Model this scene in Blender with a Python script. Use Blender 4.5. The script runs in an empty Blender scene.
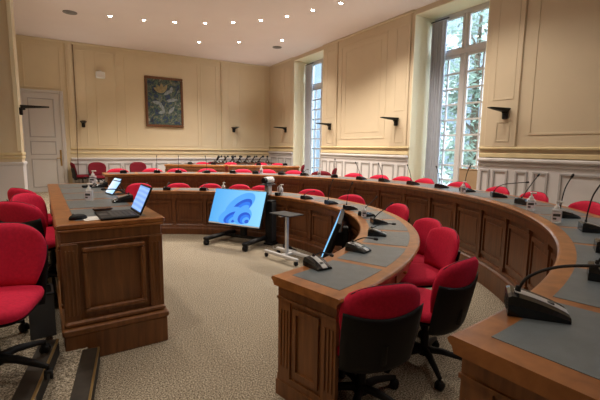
import bpy, math, random
from mathutils import Vector, Matrix
R = math.radians
PI = math.pi
rnd = random.Random(7)
sc = bpy.context.scene
COL = sc.collection

# ------------------------------------------------------------------ materials
def new_mat(name):
    m = bpy.data.materials.new(name); m.use_nodes = True
    nt = m.node_tree; b = nt.nodes['Principled BSDF']
    return m, nt, b

def plain(name, col, rough=.5, metal=0., spec=.5, noise=0., nscale=40., bump=0., bscale=200.):
    m, nt, b = new_mat(name)
    b.inputs['Base Color'].default_value = (*col, 1)
    b.inputs['Roughness'].default_value = rough
    b.inputs['Metallic'].default_value = metal
    b.inputs['Specular IOR Level'].default_value = spec
    tc = nt.nodes.new('ShaderNodeTexCoord')
    if noise:
        n = nt.nodes.new('ShaderNodeTexNoise'); n.inputs['Scale'].default_value = nscale; n.inputs['Detail'].default_value = 4
        r = nt.nodes.new('ShaderNodeValToRGB')
        r.color_ramp.elements[0].position = .3; r.color_ramp.elements[1].position = .7
        r.color_ramp.elements[0].color = (*[c*(1-noise) for c in col], 1)
        r.color_ramp.elements[1].color = (*[min(1, c*(1+noise)) for c in col], 1)
        nt.links.new(tc.outputs['Object'], n.inputs['Vector']); nt.links.new(n.outputs['Fac'], r.inputs['Fac'])
        nt.links.new(r.outputs['Color'], b.inputs['Base Color'])
    if bump:
        n2 = nt.nodes.new('ShaderNodeTexNoise'); n2.inputs['Scale'].default_value = bscale
        bp = nt.nodes.new('ShaderNodeBump'); bp.inputs['Strength'].default_value = bump; bp.inputs['Distance'].default_value = .01
        nt.links.new(tc.outputs['Object'], n2.inputs['Vector']); nt.links.new(n2.outputs['Fac'], bp.inputs['Height'])
        nt.links.new(bp.outputs['Normal'], b.inputs['Normal'])
    return m

def wood(name, dark, light, rough=.38, scale=(14, 14, 1.2), coat=.05):
    m, nt, b = new_mat(name)
    tc = nt.nodes.new('ShaderNodeTexCoord'); mp = nt.nodes.new('ShaderNodeMapping')
    mp.inputs['Scale'].default_value = scale
    n = nt.nodes.new('ShaderNodeTexNoise'); n.inputs['Scale'].default_value = 2.2; n.inputs['Detail'].default_value = 6; n.inputs['Distortion'].default_value = .6
    n2 = nt.nodes.new('ShaderNodeTexNoise'); n2.inputs['Scale'].default_value = 1.1
    r = nt.nodes.new('ShaderNodeValToRGB')
    r.color_ramp.elements[0].position = .32; r.color_ramp.elements[1].position = .72
    r.color_ramp.elements[0].color = (*dark, 1); r.color_ramp.elements[1].color = (*light, 1)
    mx = nt.nodes.new('ShaderNodeMix'); mx.data_type = 'FLOAT'; mx.inputs[0].default_value = .35
    nt.links.new(tc.outputs['Object'], mp.inputs['Vector']); nt.links.new(mp.outputs['Vector'], n.inputs['Vector'])
    nt.links.new(tc.outputs['Object'], n2.inputs['Vector'])
    nt.links.new(n.outputs['Fac'], mx.inputs[2]); nt.links.new(n2.outputs['Fac'], mx.inputs[3])
    nt.links.new(mx.outputs[0], r.inputs['Fac'])
    nt.links.new(r.outputs['Color'], b.inputs['Base Color'])
    b.inputs['Roughness'].default_value = rough
    b.inputs['Coat Weight'].default_value = coat; b.inputs['Coat Roughness'].default_value = .25
    return m

def emit(name, col, strength):
    m, nt, b = new_mat(name)
    b.inputs['Base Color'].default_value = (*[c*.2 for c in col], 1)
    b.inputs['Emission Color'].default_value = (*col, 1)
    b.inputs['Emission Strength'].default_value = strength
    return m

M = {}
M['wood'] = wood('dark_walnut', (.072, .022, .0065), (.20, .068, .020))
M['wood_top'] = wood('honey_walnut', (.19, .064, .016), (.47, .185, .050), rough=.3, scale=(5, 5, 5), coat=.05)
M['wood_desk'] = wood('brown_walnut', (.13, .046, .013), (.31, .122, .036))
M['leather'] = plain('grey_leather', (.125, .15, .165), .38, noise=.12, nscale=14, bump=.15, bscale=300)
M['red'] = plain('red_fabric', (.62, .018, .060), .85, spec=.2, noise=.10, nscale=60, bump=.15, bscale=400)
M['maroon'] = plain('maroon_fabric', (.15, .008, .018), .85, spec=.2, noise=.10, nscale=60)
M['black'] = plain('black_plastic', (.007, .007, .008), .55, spec=.3, noise=.1)
M['black_matte'] = plain('black_matte', (.008, .008, .009), .7, noise=.1)
M['black_gloss'] = plain('black_gloss', (.008, .009, .011), .18)
M['silver'] = plain('silver_metal', (.50, .50, .50), .4, metal=.25)
M['whitemetal'] = plain('white_metal', (.62, .61, .60), .4, metal=.2)
M['white'] = plain('white_plastic', (.72, .72, .70), .45)
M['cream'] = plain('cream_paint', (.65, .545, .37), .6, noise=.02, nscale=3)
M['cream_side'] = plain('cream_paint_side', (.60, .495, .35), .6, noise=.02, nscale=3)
M['cream_lit'] = plain('lit_cream_paint', (.84, .77, .56), .6)  # lightened cream: daylight on the window reveals put into the colour
M['yellow_rail'] = plain('yellow_rail_paint', (.66, .54, .31), .55)
M['dado'] = plain('dado_white_paint', (.62, .595, .60), .55, noise=.02, nscale=3)
M['dado_dark'] = plain('dado_grey_moulding', (.40, .38, .38), .55)
M['doorp'] = plain('door_grey_paint', (.56, .535, .525), .5)
M['ceil'] = plain('ceiling_paint', (.73, .66, .65), .8, noise=.015, nscale=2)
M['vent'] = plain('vent_grey', (.20, .19, .19), .6)
M['frame_white'] = plain('window_frame_paint', (.58, .56, .57), .5)
M['brown_frame'] = wood('picture_frame_wood', (.09, .035, .012), (.17, .07, .028))
M['tan'] = plain('tan_board', (.36, .24, .14), .7, noise=.06, nscale=6)
M['step'] = plain('step_nosing', (.035, .026, .018), .45, noise=.25, nscale=20)
M['darkgrey'] = plain('dark_grey_plastic', (.045, .047, .05), .5)
M['curtain'] = plain('grey_blue_curtain', (.52, .55, .62), .8, noise=.05, nscale=8)
M['brass'] = plain('brass', (.45, .30, .12), .35, metal=.8)
M['paper'] = plain('paper', (.72, .70, .66), .8)
M['bark'] = plain('bark', (.10, .075, .05), .9, noise=.2)
M['leaf'] = plain('leaf_green', (.15, .21, .155), .7, noise=.35, nscale=3)
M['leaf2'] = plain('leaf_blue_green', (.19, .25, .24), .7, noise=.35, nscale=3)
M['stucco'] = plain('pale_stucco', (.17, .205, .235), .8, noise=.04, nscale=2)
M['grass'] = plain('lawn', (.06, .08, .04), .9, noise=.2)
M['lamp'] = emit('downlight_glow', (1, .86, .68), 40)

def carpet():
    m, nt, b = new_mat('beige_carpet')
    tc = nt.nodes.new('ShaderNodeTexCoord')
    n = nt.nodes.new('ShaderNodeTexNoise'); n.inputs['Scale'].default_value = 105; n.inputs['Detail'].default_value = 3; n.inputs['Roughness'].default_value = .75
    n2 = nt.nodes.new('ShaderNodeTexNoise'); n2.inputs['Scale'].default_value = 1.6; n2.inputs['Detail'].default_value = 3
    r = nt.nodes.new('ShaderNodeValToRGB')
    e = r.color_ramp.elements
    e[0].position = .40; e[0].color = (.11, .088, .062, 1); e[1].position = .60; e[1].color = (.68, .60, .47, 1)
    k = e.new(.5); k.color = (.32, .265, .19, 1)
    mm = nt.nodes.new('ShaderNodeMix'); mm.data_type = 'RGBA'; mm.blend_type = 'MULTIPLY'; mm.inputs[0].default_value = .35
    r2 = nt.nodes.new('ShaderNodeValToRGB'); r2.color_ramp.elements[0].position = .3; r2.color_ramp.elements[1].position = .7
    r2.color_ramp.elements[0].color = (.75, .75, .75, 1)
    bp = nt.nodes.new('ShaderNodeBump'); bp.inputs['Strength'].default_value = .5; bp.inputs['Distance'].default_value = .01
    L = nt.links.new
    L(tc.outputs['Object'], n.inputs['Vector']); L(tc.outputs['Object'], n2.inputs['Vector'])
    L(n.outputs['Fac'], r.inputs['Fac']); L(n2.outputs['Fac'], r2.inputs['Fac'])
    L(r.outputs['Color'], mm.inputs[6]); L(r2.outputs['Color'], mm.inputs[7])
    L(mm.outputs[2], b.inputs['Base Color']); L(n.outputs['Fac'], bp.inputs['Height']); L(bp.outputs['Normal'], b.inputs['Normal'])
    b.inputs['Roughness'].default_value = .95; b.inputs['Specular IOR Level'].default_value = .1
    return m
M['carpet'] = carpet()

def glass_mat():
    m = bpy.data.materials.new('window_glass'); m.use_nodes = True; nt = m.node_tree
    nt.nodes.clear()
    o = nt.nodes.new('ShaderNodeOutputMaterial'); t = nt.nodes.new('ShaderNodeBsdfTransparent'); g = nt.nodes.new('ShaderNodeBsdfGlossy')
    t.inputs['Color'].default_value = (.93, .96, .97, 1); g.inputs['Roughness'].default_value = .02
    mx = nt.nodes.new('ShaderNodeMixShader'); mx.inputs[0].default_value = .06
    nt.links.new(t.outputs[0], mx.inputs[1]); nt.links.new(g.outputs[0], mx.inputs[2]); nt.links.new(mx.outputs[0], o.inputs[0])
    return m
M['glass'] = glass_mat()

def clear_plastic():
    m, nt, b = new_mat('clear_plastic')
    b.inputs['Base Color'].default_value = (.92, .93, .95, 1); b.inputs['Roughness'].default_value = .12
    b.inputs['Alpha'].default_value = .45
    return m
M['clear'] = clear_plastic()

def painting_mat():
    m, nt, b = new_mat('abstract_canvas')
    tc = nt.nodes.new('ShaderNodeTexCoord')
    n = nt.nodes.new('ShaderNodeTexNoise'); n.inputs['Scale'].default_value = 4.2; n.inputs['Detail'].default_value = 3; n.inputs['Distortion'].default_value = 2.2
    v = nt.nodes.new('ShaderNodeTexVoronoi'); v.inputs['Scale'].default_value = 6
    r = nt.nodes.new('ShaderNodeValToRGB'); r.color_ramp.interpolation = 'EASE'
    cols = [(.34, (.010, .018, .03)), (.40, (.02, .05, .15)), (.45, (.012, .03, .04)), (.50, (.08, .14, .10)), (.53, (.02, .035, .05)), (.57, (.20, .21, .12)), (.61, (.03, .07, .12)), (.68, (.34, .34, .26))]
    e = r.color_ramp.elements
    e[0].position, e[0].color = cols[0][0], (*cols[0][1], 1); e[1].position, e[1].color = cols[-1][0], (*cols[-1][1], 1)
    for p, c in cols[1:-1]: k = e.new(p); k.color = (*c, 1)
    mx = nt.nodes.new('ShaderNodeMix'); mx.data_type = 'FLOAT'; mx.inputs[0].default_value = .22
    L = nt.links.new
    L(tc.outputs['Object'], n.inputs['Vector']); L(tc.outputs['Object'], v.inputs['Vector'])
    L(n.outputs['Fac'], mx.inputs[2]); L(v.outputs['Distance'], mx.inputs[3]); L(mx.outputs[0], r.inputs['Fac']); L(r.outputs['Color'], b.inputs['Base Color'])
    b.inputs['Roughness'].default_value = .6
    return m
M['canvas'] = painting_mat()
M['petal_ochre'] = plain('petal_ochre', (.28, .23, .12), .6, noise=.4, nscale=12)
M['petal_grey'] = plain('petal_grey_blue', (.24, .28, .30), .6, noise=.4, nscale=12)

def screen_mat(name, kind):
    """lit screens: soft blue gradients with curved bands (generic wallpaper)."""
    m, nt, b = new_mat(name)
    L = nt.links.new
    tc = nt.nodes.new('ShaderNodeTexCoord'); sp = nt.nodes.new('ShaderNodeSeparateXYZ')
    L(tc.outputs['Generated'], sp.inputs[0])
    r = nt.nodes.new('ShaderNodeValToRGB'); e = r.color_ramp.elements
    if kind == 'sky':
        e[0].color = (.055, .25, .52, 1); e[1].color = (.16, .40, .60, 1)
        L(sp.outputs['X'], r.inputs['Fac'])
    elif kind == 'document':
        w = nt.nodes.new('ShaderNodeTexWave'); w.bands_direction = 'Z'; w.inputs['Scale'].default_value = 9; w.inputs['Distortion'].default_value = 1
        L(tc.outputs['Object'], w.inputs['Vector']); L(w.outputs['Fac'], r.inputs['Fac'])
        e[0].color = (.10, .22, .52, 1); e[1].color = (.20, .34, .62, 1)
    else:
        e[0].color = (.25, .45, .7, 1); e[1].color = (.55, .7, .85, 1)
        L(sp.outputs['Y'], r.inputs['Fac'])
    L(r.outputs['Color'], b.inputs['Emission Color']); b.inputs['Emission Strength'].default_value = 1.0
    b.inputs['Base Color'].default_value = (.01, .01, .012, 1); b.inputs['Roughness'].default_value = .3
    return m
M['screen'] = screen_mat('lit_display', 'sky')
M['screen_doc'] = screen_mat('lit_laptop_display', 'document')
M['screen_tab'] = screen_mat('lit_tablet_display', 'tab')
M['swirl1'] = emit('display_blue', (.015, .115, .50), 1.0)
M['swirl2'] = emit('display_light_blue', (.05, .22, .58), 1.0)
M['swirl3'] = emit('display_deep_blue', (.010, .06, .36), 1.0)

# ------------------------------------------------------------------ mesh builder
class MB:
    def __init__(s): s.v, s.f, s.s = [], [], []
    def add(s, vs, fs, smooth=False, mat=None):
        k = len(s.v)
        s.v += [tuple(mat @ Vector(p)) if mat else tuple(p) for p in vs]
        s.f += [tuple(i+k for i in f) for f in fs]; s.s += [smooth]*len(fs)
    def box(s, x0, x1, y0, y1, z0, z1, c=0., mat=None):
        """box with chamfered edges"""
        if x1 < x0: x0, x1 = x1, x0
        if y1 < y0: y0, y1 = y1, y0
        if z1 < z0: z0, z1 = z1, z0
        c = min(c, .45*min(x1-x0, y1-y0, z1-z0))
        if c <= 0:
            s.add([(x0,y0,z0),(x1,y0,z0),(x1,y1,z0),(x0,y1,z0),(x0,y0,z1),(x1,y0,z1),(x1,y1,z1),(x0,y1,z1)],
                  [(0,3,2,1),(4,5,6,7),(0,1,5,4),(1,2,6,5),(2,3,7,6),(3,0,4,7)], mat=mat); return
        def ring(a, z): return [(x0+a+(c if a == 0 else 0), y0+a, z), (x1-a-(c if a == 0 else 0), y0+a, z), (x1-a, y0+a+(c if a == 0 else 0), z), (x1-a, y1-a-(c if a == 0 else 0), z), (x1-a-(c if a == 0 else 0), y1-a, z), (x0+a+(c if a == 0 else 0), y1-a, z), (x0+a, y1-a-(c if a == 0 else 0), z), (x0+a, y0+a+(c if a == 0 else 0), z)]
        def inner(z): return [(x0+2*c, y0+c, z), (x1-2*c, y0+c, z), (x1-c, y0+2*c, z), (x1-c, y1-2*c, z), (x1-2*c, y1-c, z), (x0+2*c, y1-c, z), (x0+c, y1-2*c, z), (x0+c, y0+2*c, z)]
        c2 = min(x1-x0, y1-y0)
        if c2 < 4.2*c: c = c2/4.2
        vs = inner(z0)+ring(0, z0+c)+ring(0, z1-c)+inner(z1)
        fs = [tuple(range(7, -1, -1)), tuple(range(24, 32))]
        for a in range(3):
            for i in range(8):
                j = (i+1) % 8; fs.append((a*8+i, a*8+j, a*8+8+j, a*8+8+i))
        s.add(vs, fs, mat=mat)
    def prism(s, poly, z0, z1, mat=None):
        n = len(poly)
        s.add([(x,y,z0) for x,y in poly]+[(x,y,z1) for x,y in poly],
              [tuple(range(n-1,-1,-1)), tuple(range(n,2*n))]+[(i,(i+1)%n,n+(i+1)%n,n+i) for i in range(n)], mat=mat)
    def tube(s, pts, rad, n=8, caps=True, mat=None):
        pts = [Vector(p) for p in pts]; m = len(pts)
        rads = rad if isinstance(rad, (list, tuple)) else [rad]*m
        vs = []; up = Vector((0, 0, 1)); prev = None
        for i, p in enumerate(pts):
            t = (pts[min(i+1, m-1)]-pts[max(i-1, 0)]).normalized()
            if prev is None: a = t.cross(up if abs(t.z) < .95 else Vector((1, 0, 0))).normalized()
            else: a = (prev - t*prev.dot(t)).normalized()
            prev = a; b = t.cross(a)
            for k in range(n):
                an = 2*PI*k/n; vs.append(p+(a*math.cos(an)+b*math.sin(an))*rads[i])
        fs = [(i*n+k, i*n+(k+1) % n, (i+1)*n+(k+1) % n, (i+1)*n+k) for i in range(m-1) for k in range(n)]
        s.add(vs, fs, True, mat)
        if caps: s.add(vs[:n], [tuple(range(n-1, -1, -1))], mat=mat); s.add(vs[-n:], [tuple(range(n))], mat=mat)
    def lathe(s, prof, n=16, mat=None, smooth=True):
        m = len(prof)
        vs = [(r*math.cos(2*PI*k/n), r*math.sin(2*PI*k/n), z) for r, z in prof for k in range(n)]
        fs = [(i*n+k, i*n+(k+1) % n, (i+1)*n+(k+1) % n, (i+1)*n+k) for i in range(m-1) for k in range(n)]
        s.add(vs, fs, smooth, mat)
        if prof[0][0] > 1e-6: s.add(vs[:n], [tuple(range(n-1, -1, -1))], mat=mat)
        if prof[-1][0] > 1e-6: s.add(vs[-n:], [tuple(range(n))], mat=mat)
    def sweep(s, c, prof, t0, t1, n, smooth=False):
        """closed profile [(r,z)] swept about centre c from t0 to t1 degrees"""
        m = len(prof); vs = []
        for i in range(n+1):
            t = R(t0+(t1-t0)*i/n)
            vs += [(c[0]+r*math.cos(t), c[1]+r*math.sin(t), z) for r, z in prof]
        fs = [(i*m+k, i*m+(k+1) % m, (i+1)*m+(k+1) % m, (i+1)*m+k) for i in range(n) for k in range(m)]
        s.add(vs, fs, smooth); s.add(vs[:m], [tuple(range(m-1, -1, -1))]); s.add(vs[-m:], [tuple(range(m))])
    def arcbox(s, c, r0, r1, z0, z1, t0, t1, n=4):
        s.sweep(c, [(r0, z0), (r1, z0), (r1, z1), (r0, z1)], t0, t1, n)
    def build(s, name, mat, parent=None):
        me = bpy.data.meshes.new(name); me.from_pydata([tuple(p) for p in s.v], [], s.f)
        me.polygons.foreach_set('use_smooth', s.s); me.update()
        if isinstance(mat, str): mat = M[mat]
        me.materials.append(mat)
        o = bpy.data.objects.new(name, me); COL.objects.link(o)
        if parent: o.parent = parent
        return o

def recalc(o):
    import bmesh
    bm = bmesh.new(); bm.from_mesh(o.data); bmesh.ops.remove_doubles(bm, verts=bm.verts, dist=1e-6)
    bmesh.ops.recalc_face_normals(bm, faces=bm.faces); bm.to_mesh(o.data); bm.free()
    return o

def tag(o, label=None, cat=None, group=None, kind=None):
    if label: o['label'] = label
    if cat: o['category'] = cat
    if group: o['group'] = group
    if kind: o['kind'] = kind
    return o
def empty(name, loc=(0, 0, 0), rz=0.):
    o = bpy.data.objects.new(name, None); COL.objects.link(o)
    o.location = loc; o.rotation_euler = (0, 0, rz); o.empty_display_size = .1
    return o
def kids(o): return [x for x in bpy.data.objects if x.parent == o]
def copy_tree(o, parent=None):
    c = o.copy(); COL.objects.link(c)
    if parent: c.parent = parent
    for ch in kids(o): copy_tree(ch, c)
    return c
def struct(o): o['kind'] = 'structure'; return o
def T(x, y, z, rz=0., ry=0., rx=0.):
    return Matrix.Translation((x, y, z)) @ Matrix.Rotation(rz, 4, 'Z') @ Matrix.Rotation(ry, 4, 'Y') @ Matrix.Rotation(rx, 4, 'X')
ORD = ['first', 'second', 'third', 'fourth', 'fifth', 'sixth', 'seventh', 'eighth', 'ninth', 'tenth', 'eleventh', 'twelfth', 'thirteenth', 'fourteenth', 'fifteenth', 'sixteenth', 'seventeenth', 'eighteenth', 'nineteenth', 'twentieth', 'twenty-first', 'twenty-second']

# ------------------------------------------------------------------ plan constants (metres)
XR, YB, ZC = 6.30, 13.10, 4.37          # right wall, back wall, ceiling
XL, YF = -1.12, -4.2                    # left wall, rear wall behind the viewer
TIER = .205                             # height of raised outer floor and dais
C1, RI1, RO1 = (.341, 4.547), 2.605, 3.125
C2, RI2, RO2 = (.608, 4.547), 3.830, 4.440
A1, B1, N1 = -75.6, 75.6, 13
A2, B2, N2 = -85.0, 91.0, 21
P1, P2 = (B1-A1)/N1, (B2-A2)/N2

# ------------------------------------------------------------------ room shell
m = MB(); m.box(-1.6, 7.2, YF-.3, YB+.3, -.25, 0); struct(m.build('floor', 'carpet'))
# raised tier outside the outer desk
m = MB(); pts = []
n = 60
def edge_pt(t):
    c, s_ = math.cos(t), math.sin(t)
    ds = []
    if c > 1e-6: ds.append((XR-C2[0])/c)
    if s_ > 1e-6: ds.append((YB-C2[1])/s_)
    if s_ < -1e-6: ds.append((YF-C2[1])/s_)
    if c < -1e-6: ds.append((XL-C2[0])/c)
    d = min(ds); return (C2[0]+d*c, C2[1]+d*s_)
ang = sorted([R(A2+(B2-A2)*i/n) for i in range(n+1)] + [math.atan2(YB-C2[1], XR-C2[0]), math.atan2(YF-C2[1], XR-C2[0])])
inn = [(C2[0]+(RI2+.12)*math.cos(t), C2[1]+(RI2+.12)*math.sin(t)) for t in ang]; out = [edge_pt(t) for t in ang]
k = len(ang)
vs = [(*p, TIER) for p in inn]+[(*p, TIER) for p in out]+[(*p, 0) for p in inn]+[(*p, 0) for p in out]
fs = [(i, k+i, k+i+1, i+1) for i in range(k-1)]+[(2*k+i, i, i+1, 2*k+i+1) for i in range(k-1)]+[(0, 2*k, 3*k, k), (k-1, 2*k-1, 4*k-1, 3*k-1)]
m.add(vs, fs); o = m.build('floor_tier', 'carpet'); struct(o)
# dais on the left with one carpeted step towards the main floor
m = MB(); xe = C2[0]+(RI2+.12)*math.cos(R(B2)); ye = C2[1]+(RI2+.12)*math.sin(R(B2))
m.prism([(XL, YF), (-.36, YF), (-.215, 3.0), (-.26, 8.45), (xe+.0, 8.45), (xe, YB), (XL, YB)], 0, TIER)
m.prism([(-.36, YF), (-.17, YF), (.03, 3.0), (.03, 3.2), (-.215, 3.0)], 0, .1)
struct(m.build('floor_dais', 'carpet'))

# ceiling
m = MB(); m.box(XL-.3, XR+.02, YF-.3, YB+.3, ZC, ZC+.2); struct(m.build('ceiling', 'ceil'))

# walls
m = MB(); m.box(XL-.3, 7.2, YB, YB+.3, -.2, ZC+.2); struct(m.build('wall_back', 'cream'))
m = MB(); m.box(XL-.3, 7.2, YF-.3, YF, -.2, ZC+.2); struct(m.build('wall_rear', 'cream'))
m = MB(); m.box(XL-.3, XL, YF, YB, -.2, ZC+.2)
wl = struct(m.build('wall_left', 'cream'))
# right wall with three deep window recesses
WINS = [(-.62, 1.08), (4.50, 6.20), (9.62, 11.32)]
ZH = 4.27
m = MB(); y = YF
for a, b in WINS:
    m.box(XR, 7.05, y, a, -.2, ZC+.2); m.box(XR, 7.05, a, b, ZH, ZC+.2); m.box(XR+.45, 7.05, a, b, -.2, .32); y = b
m.box(XR, 7.05, y, YB, -.2, ZC+.2)
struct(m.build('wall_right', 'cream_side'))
# cream linings of the recesses, daylight painted into their colour
for a, b in WINS:
    m = MB()
    m.box(XR-.001, 6.88, b-.012, b+.001, TIER, ZH-.012); m.box(XR-.001, 6.88, a-.001, a+.012, TIER, ZH-.012)
    m.box(XR-.001, 6.88, a+.012, b-.012, ZH-.012, ZH+.001)
    struct(m.build('trim_recess', 'cream_lit'))
    m = MB(); m.box(XR+.40, 6.98, a+.013, b-.013, .32, .36, .008); struct(m.build('trim_sill', 'frame_white'))
# left pier that projects beside the door recess
m = MB(); m.box(XL-.001, -.745, 8.42, 8.95, 0, ZC+.01); pier = struct(m.build('wall_pier', 'cream'))
m = MB(); m.box(XL, -.725, 8.395, 8.97, 1.32, 1.37, .01); m.box(XL, -.73, 8.40, 8.965, 1.26, 1.30, .01); struct(m.build('trim_pier_rail', 'yellow_rail'))
m = MB(); m.box(XL, -.735, 8.405, 8.96, TIER, 1.17); m.box(XL, -.715, 8.385, 8.975, 1.15, 1.21, .012); struct(m.build('trim_pier_dado', 'dado'))
m = MB(); m.box(-.80, -.735, 8.40, 8.425, 1.40, ZC, .01); struct(m.build('trim_pier_edge', 'cream_lit'))

# ---- mouldings: rails, dado, panel frames
def frame_x(mb, y, x0, x1, z0, z1, w=.045, d=.02):      # frame on back wall (faces -Y)
    mb.box(x0, x1, y-d, y+.001, z0, z0+w, .006); mb.box(x0, x1, y-d, y+.001, z1-w, z1, .006)
    mb.box(x0, x0+w, y-d, y+.001, z0+w, z1-w, .006); mb.box(x1-w, x1, y-d, y+.001, z0+w, z1-w, .006)
def frame_y(mb, x, y0, y1, z0, z1, w=.045, d=.02):      # frame on right wall (faces -X)
    mb.box(x-d, x+.001, y0, y1, z0, z0+w, .006); mb.box(x-d, x+.001, y0, y1, z1-w, z1, .006)
    mb.box(x-d, x+.001, y0, y0+w, z0+w, z1-w, .006); mb.box(x-d, x+.001, y1-w, y1, z0+w, z1-w, .006)

# back wall rails
m = MB(); m.box(-.0, XR, YB-.045, YB+.001, 1.40, 1.44, .01); m.box(-.0, XR, YB-.025, YB+.001, 1.27, 1.32, .01); struct(m.build('trim_back_rail', 'yellow_rail'))
m = MB(); m.box(-.0, XR, YB-.02, YB+.001, TIER, 1.10); m.box(-.0, XR, YB-.06, YB+.001, 1.10, 1.16, .012); struct(m.build('trim_back_dado', 'dado'))
m = MB()
x = .05
while x < 6.1:
    frame_x(m, YB-.02, x, x+.36, .42, 1.00, .04, .02); x += .45
struct(m.build('trim_back_dado_panels', 'dado_dark'))
m = MB()
for x0, x1, z1, z0 in [(-1.0, -.12, 4.22, 3.05), (.24, .50, 4.2, 2.25), (.26, .48, 2.05, 1.52), (.72, 1.28, 4.2, 1.52), (1.50, 3.72, 4.2, 1.52), (3.80, 4.34, 4.2, 1.52), (4.86, 5.06, 2.0, 1.52), (5.15, 6.12, 4.2, 1.52)]:
    frame_x(m, YB, x0, x1, z0, z1, .035, .009)
struct(m.build('trim_back_panels', 'cream'))
m = MB()
for x0, x1 in [(.0, .16), (4.48, 4.74)]:
    m.box(x0, x1, YB-.035, YB+.001, 1.44, ZC, .01); m.box(x0+.05, x1-.05, YB-.045, YB-.034, 1.5, ZC-.1, .004)
struct(m.build('trim_back_pilasters', 'cream'))
m = MB(); m.box(XL, XR, YB-.05, YB+.001, ZC-.05, ZC+.001, .015); struct(m.build('trim_back_cornice', 'cream'))

# right wall rails per pier
PIERS = [(1.08, 4.50), (6.20, 9.62), (11.32, YB)]
for i, (a, b) in enumerate(PIERS):
    a2, b2 = a+.002, b-.002
    m = MB(); m.box(XR-.05, XR+.001, a2, b2, 1.535, 1.575, .01); m.box(XR-.03, XR+.001, a2, b2, 1.40, 1.47, .012); struct(m.build('trim_side_rail', 'yellow_rail'))
    m = MB(); m.box(XR-.02, XR+.001, a2, b2, TIER, 1.33); m.box(XR-.075, XR+.001, a2, b2, 1.33, 1.385, .014); m.box(XR-.04, XR+.001, a2, b2, 1.26, 1.30, .01)
    struct(m.build('trim_side_dado', 'dado'))
    m = MB(); d = MB()
    if i == 0: pan = [(4.26, 4.44), (3.93, 4.20), (3.60, 3.80), (3.28, 3.52), (2.20, 3.12), (1.3, 2.1)]
    elif i == 1: pan = [(9.30, 9.56), (8.95, 9.18), (8.55, 8.85), (7.90, 8.45), (7.45, 7.78), (7.12, 7.34), (6.62, 7.02), (6.26, 6.5)]
    else: pan = [(11.4, 11.8), (11.95, 12.35), (12.5, 12.9)]
    for p in pan: frame_y(m, XR-.02, p[0], p[1], .42, 1.19, .035, .018)
    struct(m.build('trim_side_dado_panels', 'dado_dark'))
    m = MB()
    if i == 0:
        m.box(XR-.035, XR+.001, 3.84, 4.40, 1.575, ZC, .008)
        frame_y(m, XR-.034, 3.92, 4.30, 2.35, 4.15, .03, .007); frame_y(m, XR-.034, 3.95, 4.20, 1.66, 2.0, .025, .007)
        frame_y(m, XR, 1.3, 3.66, 1.76, 4.15, .035, .010)
    elif i == 1:
        for q in ((6.28, 6.80), (8.90, 9.50)):
            m.box(XR-.03, XR+.001, q[0], q[1], 1.575, ZC, .008)
            frame_y(m, XR-.029, q[0]+.07, q[1]-.1, 2.35, 4.15, .03, .007); frame_y(m, XR-.029, q[0]+.1, q[1]-.16, 1.66, 2.0, .025, .007)
        frame_y(m, XR, 7.0, 8.75, 1.76, 4.15, .035, .010); frame_y(m, XR, 7.2, 8.55, 1.92, 4.0, .02, .006)
    else:
        frame_y(m, XR, 11.5, 12.0, 1.7, 4.15, .03, .008); frame_y(m, XR, 12.15, 12.9, 1.7, 4.15, .03, .008)
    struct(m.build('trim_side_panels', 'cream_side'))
m = MB()
for a, b in PIERS+[(YF, -.62)]: m.box(XR-.05, XR+.001, a, b, ZC-.05, ZC+.001, .015)
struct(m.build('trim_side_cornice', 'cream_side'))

# ---- windows
def window(a, b, n):
    w = MB(); X0, X1 = 6.86, 6.94; z0, z1 = .36, ZH-.012
    a += .013; b -= .013
    w.box(X0, X1, a, a+.06, z0, z1, .006); w.box(X0, X1, b-.06, b, z0, z1, .006)
    w.box(X0, X1, a+.06, b-.06, z1-.07, z1, .006); w.box(X0, X1, a+.06, b-.06, z0, z0+.07, .006)
    zt = 3.47; c = (a+b)/2+.04
    w.box(X0-.02, X1, a+.06, b-.06, zt-.05, zt+.05, .01)                      # transom
    w.box(X0-.02, X1, c-.045, c+.045, z0+.07, zt-.05, .01); w.box(X0, X1, c-.035, c+.035, zt+.05, z1-.07, .008)
    o = struct(w.build('window_%d' % n, 'frame_white'))
    for (p, q) in ((a+.06, c-.045), (c+.045, b-.06)):
        s = MB()                                                             # casement: stiles, rails and glazing bars
        s.box(X0+.005, X1-.02, p, p+.05, z0+.07, zt-.05, .005); s.box(X0+.005, X1-.02, q-.05, q, z0+.07, zt-.05, .005)
        s.box(X0+.005, X1-.02, p+.05, q-.05, z0+.07, z0+.22, .005); s.box(X0+.005, X1-.02, p+.05, q-.05, zt-.10, zt-.05, .005)
        s.box(X0+.015, X1-.03, (p+q)/2-.017, (p+q)/2+.017, z0+.22, zt-.10)
        for i in range(1, 9):
            z = z0+.22+(zt-.32-z0)*i/9; s.box(X0+.014, X1-.029, p+.05, q-.05, z-.017, z+.017)
        s.build('casement', 'frame_white', o)
        s = MB(); s.box(X0+.005, X1-.02, p, p+.04, zt+.05, z1-.07, .005); s.box(X0+.005, X1-.02, q-.04, q, zt+.05, z1-.07, .005)
        s.box(X0+.005, X1-.02, p+.04, q-.04, zt+.05, zt+.09, .005); s.box(X0+.005, X1-.02, p+.04, q-.04, z1-.11, z1-.07, .005)
        s.build('top_light', 'frame_white', o)
    g = MB(); g.box(6.896, 6.900, a+.06, b-.06, z0+.07, z1-.07); g.build('window_pane', 'glass', o)
    return o
for i, (a, b) in enumerate(WINS): window(a, b, i+1)

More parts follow.
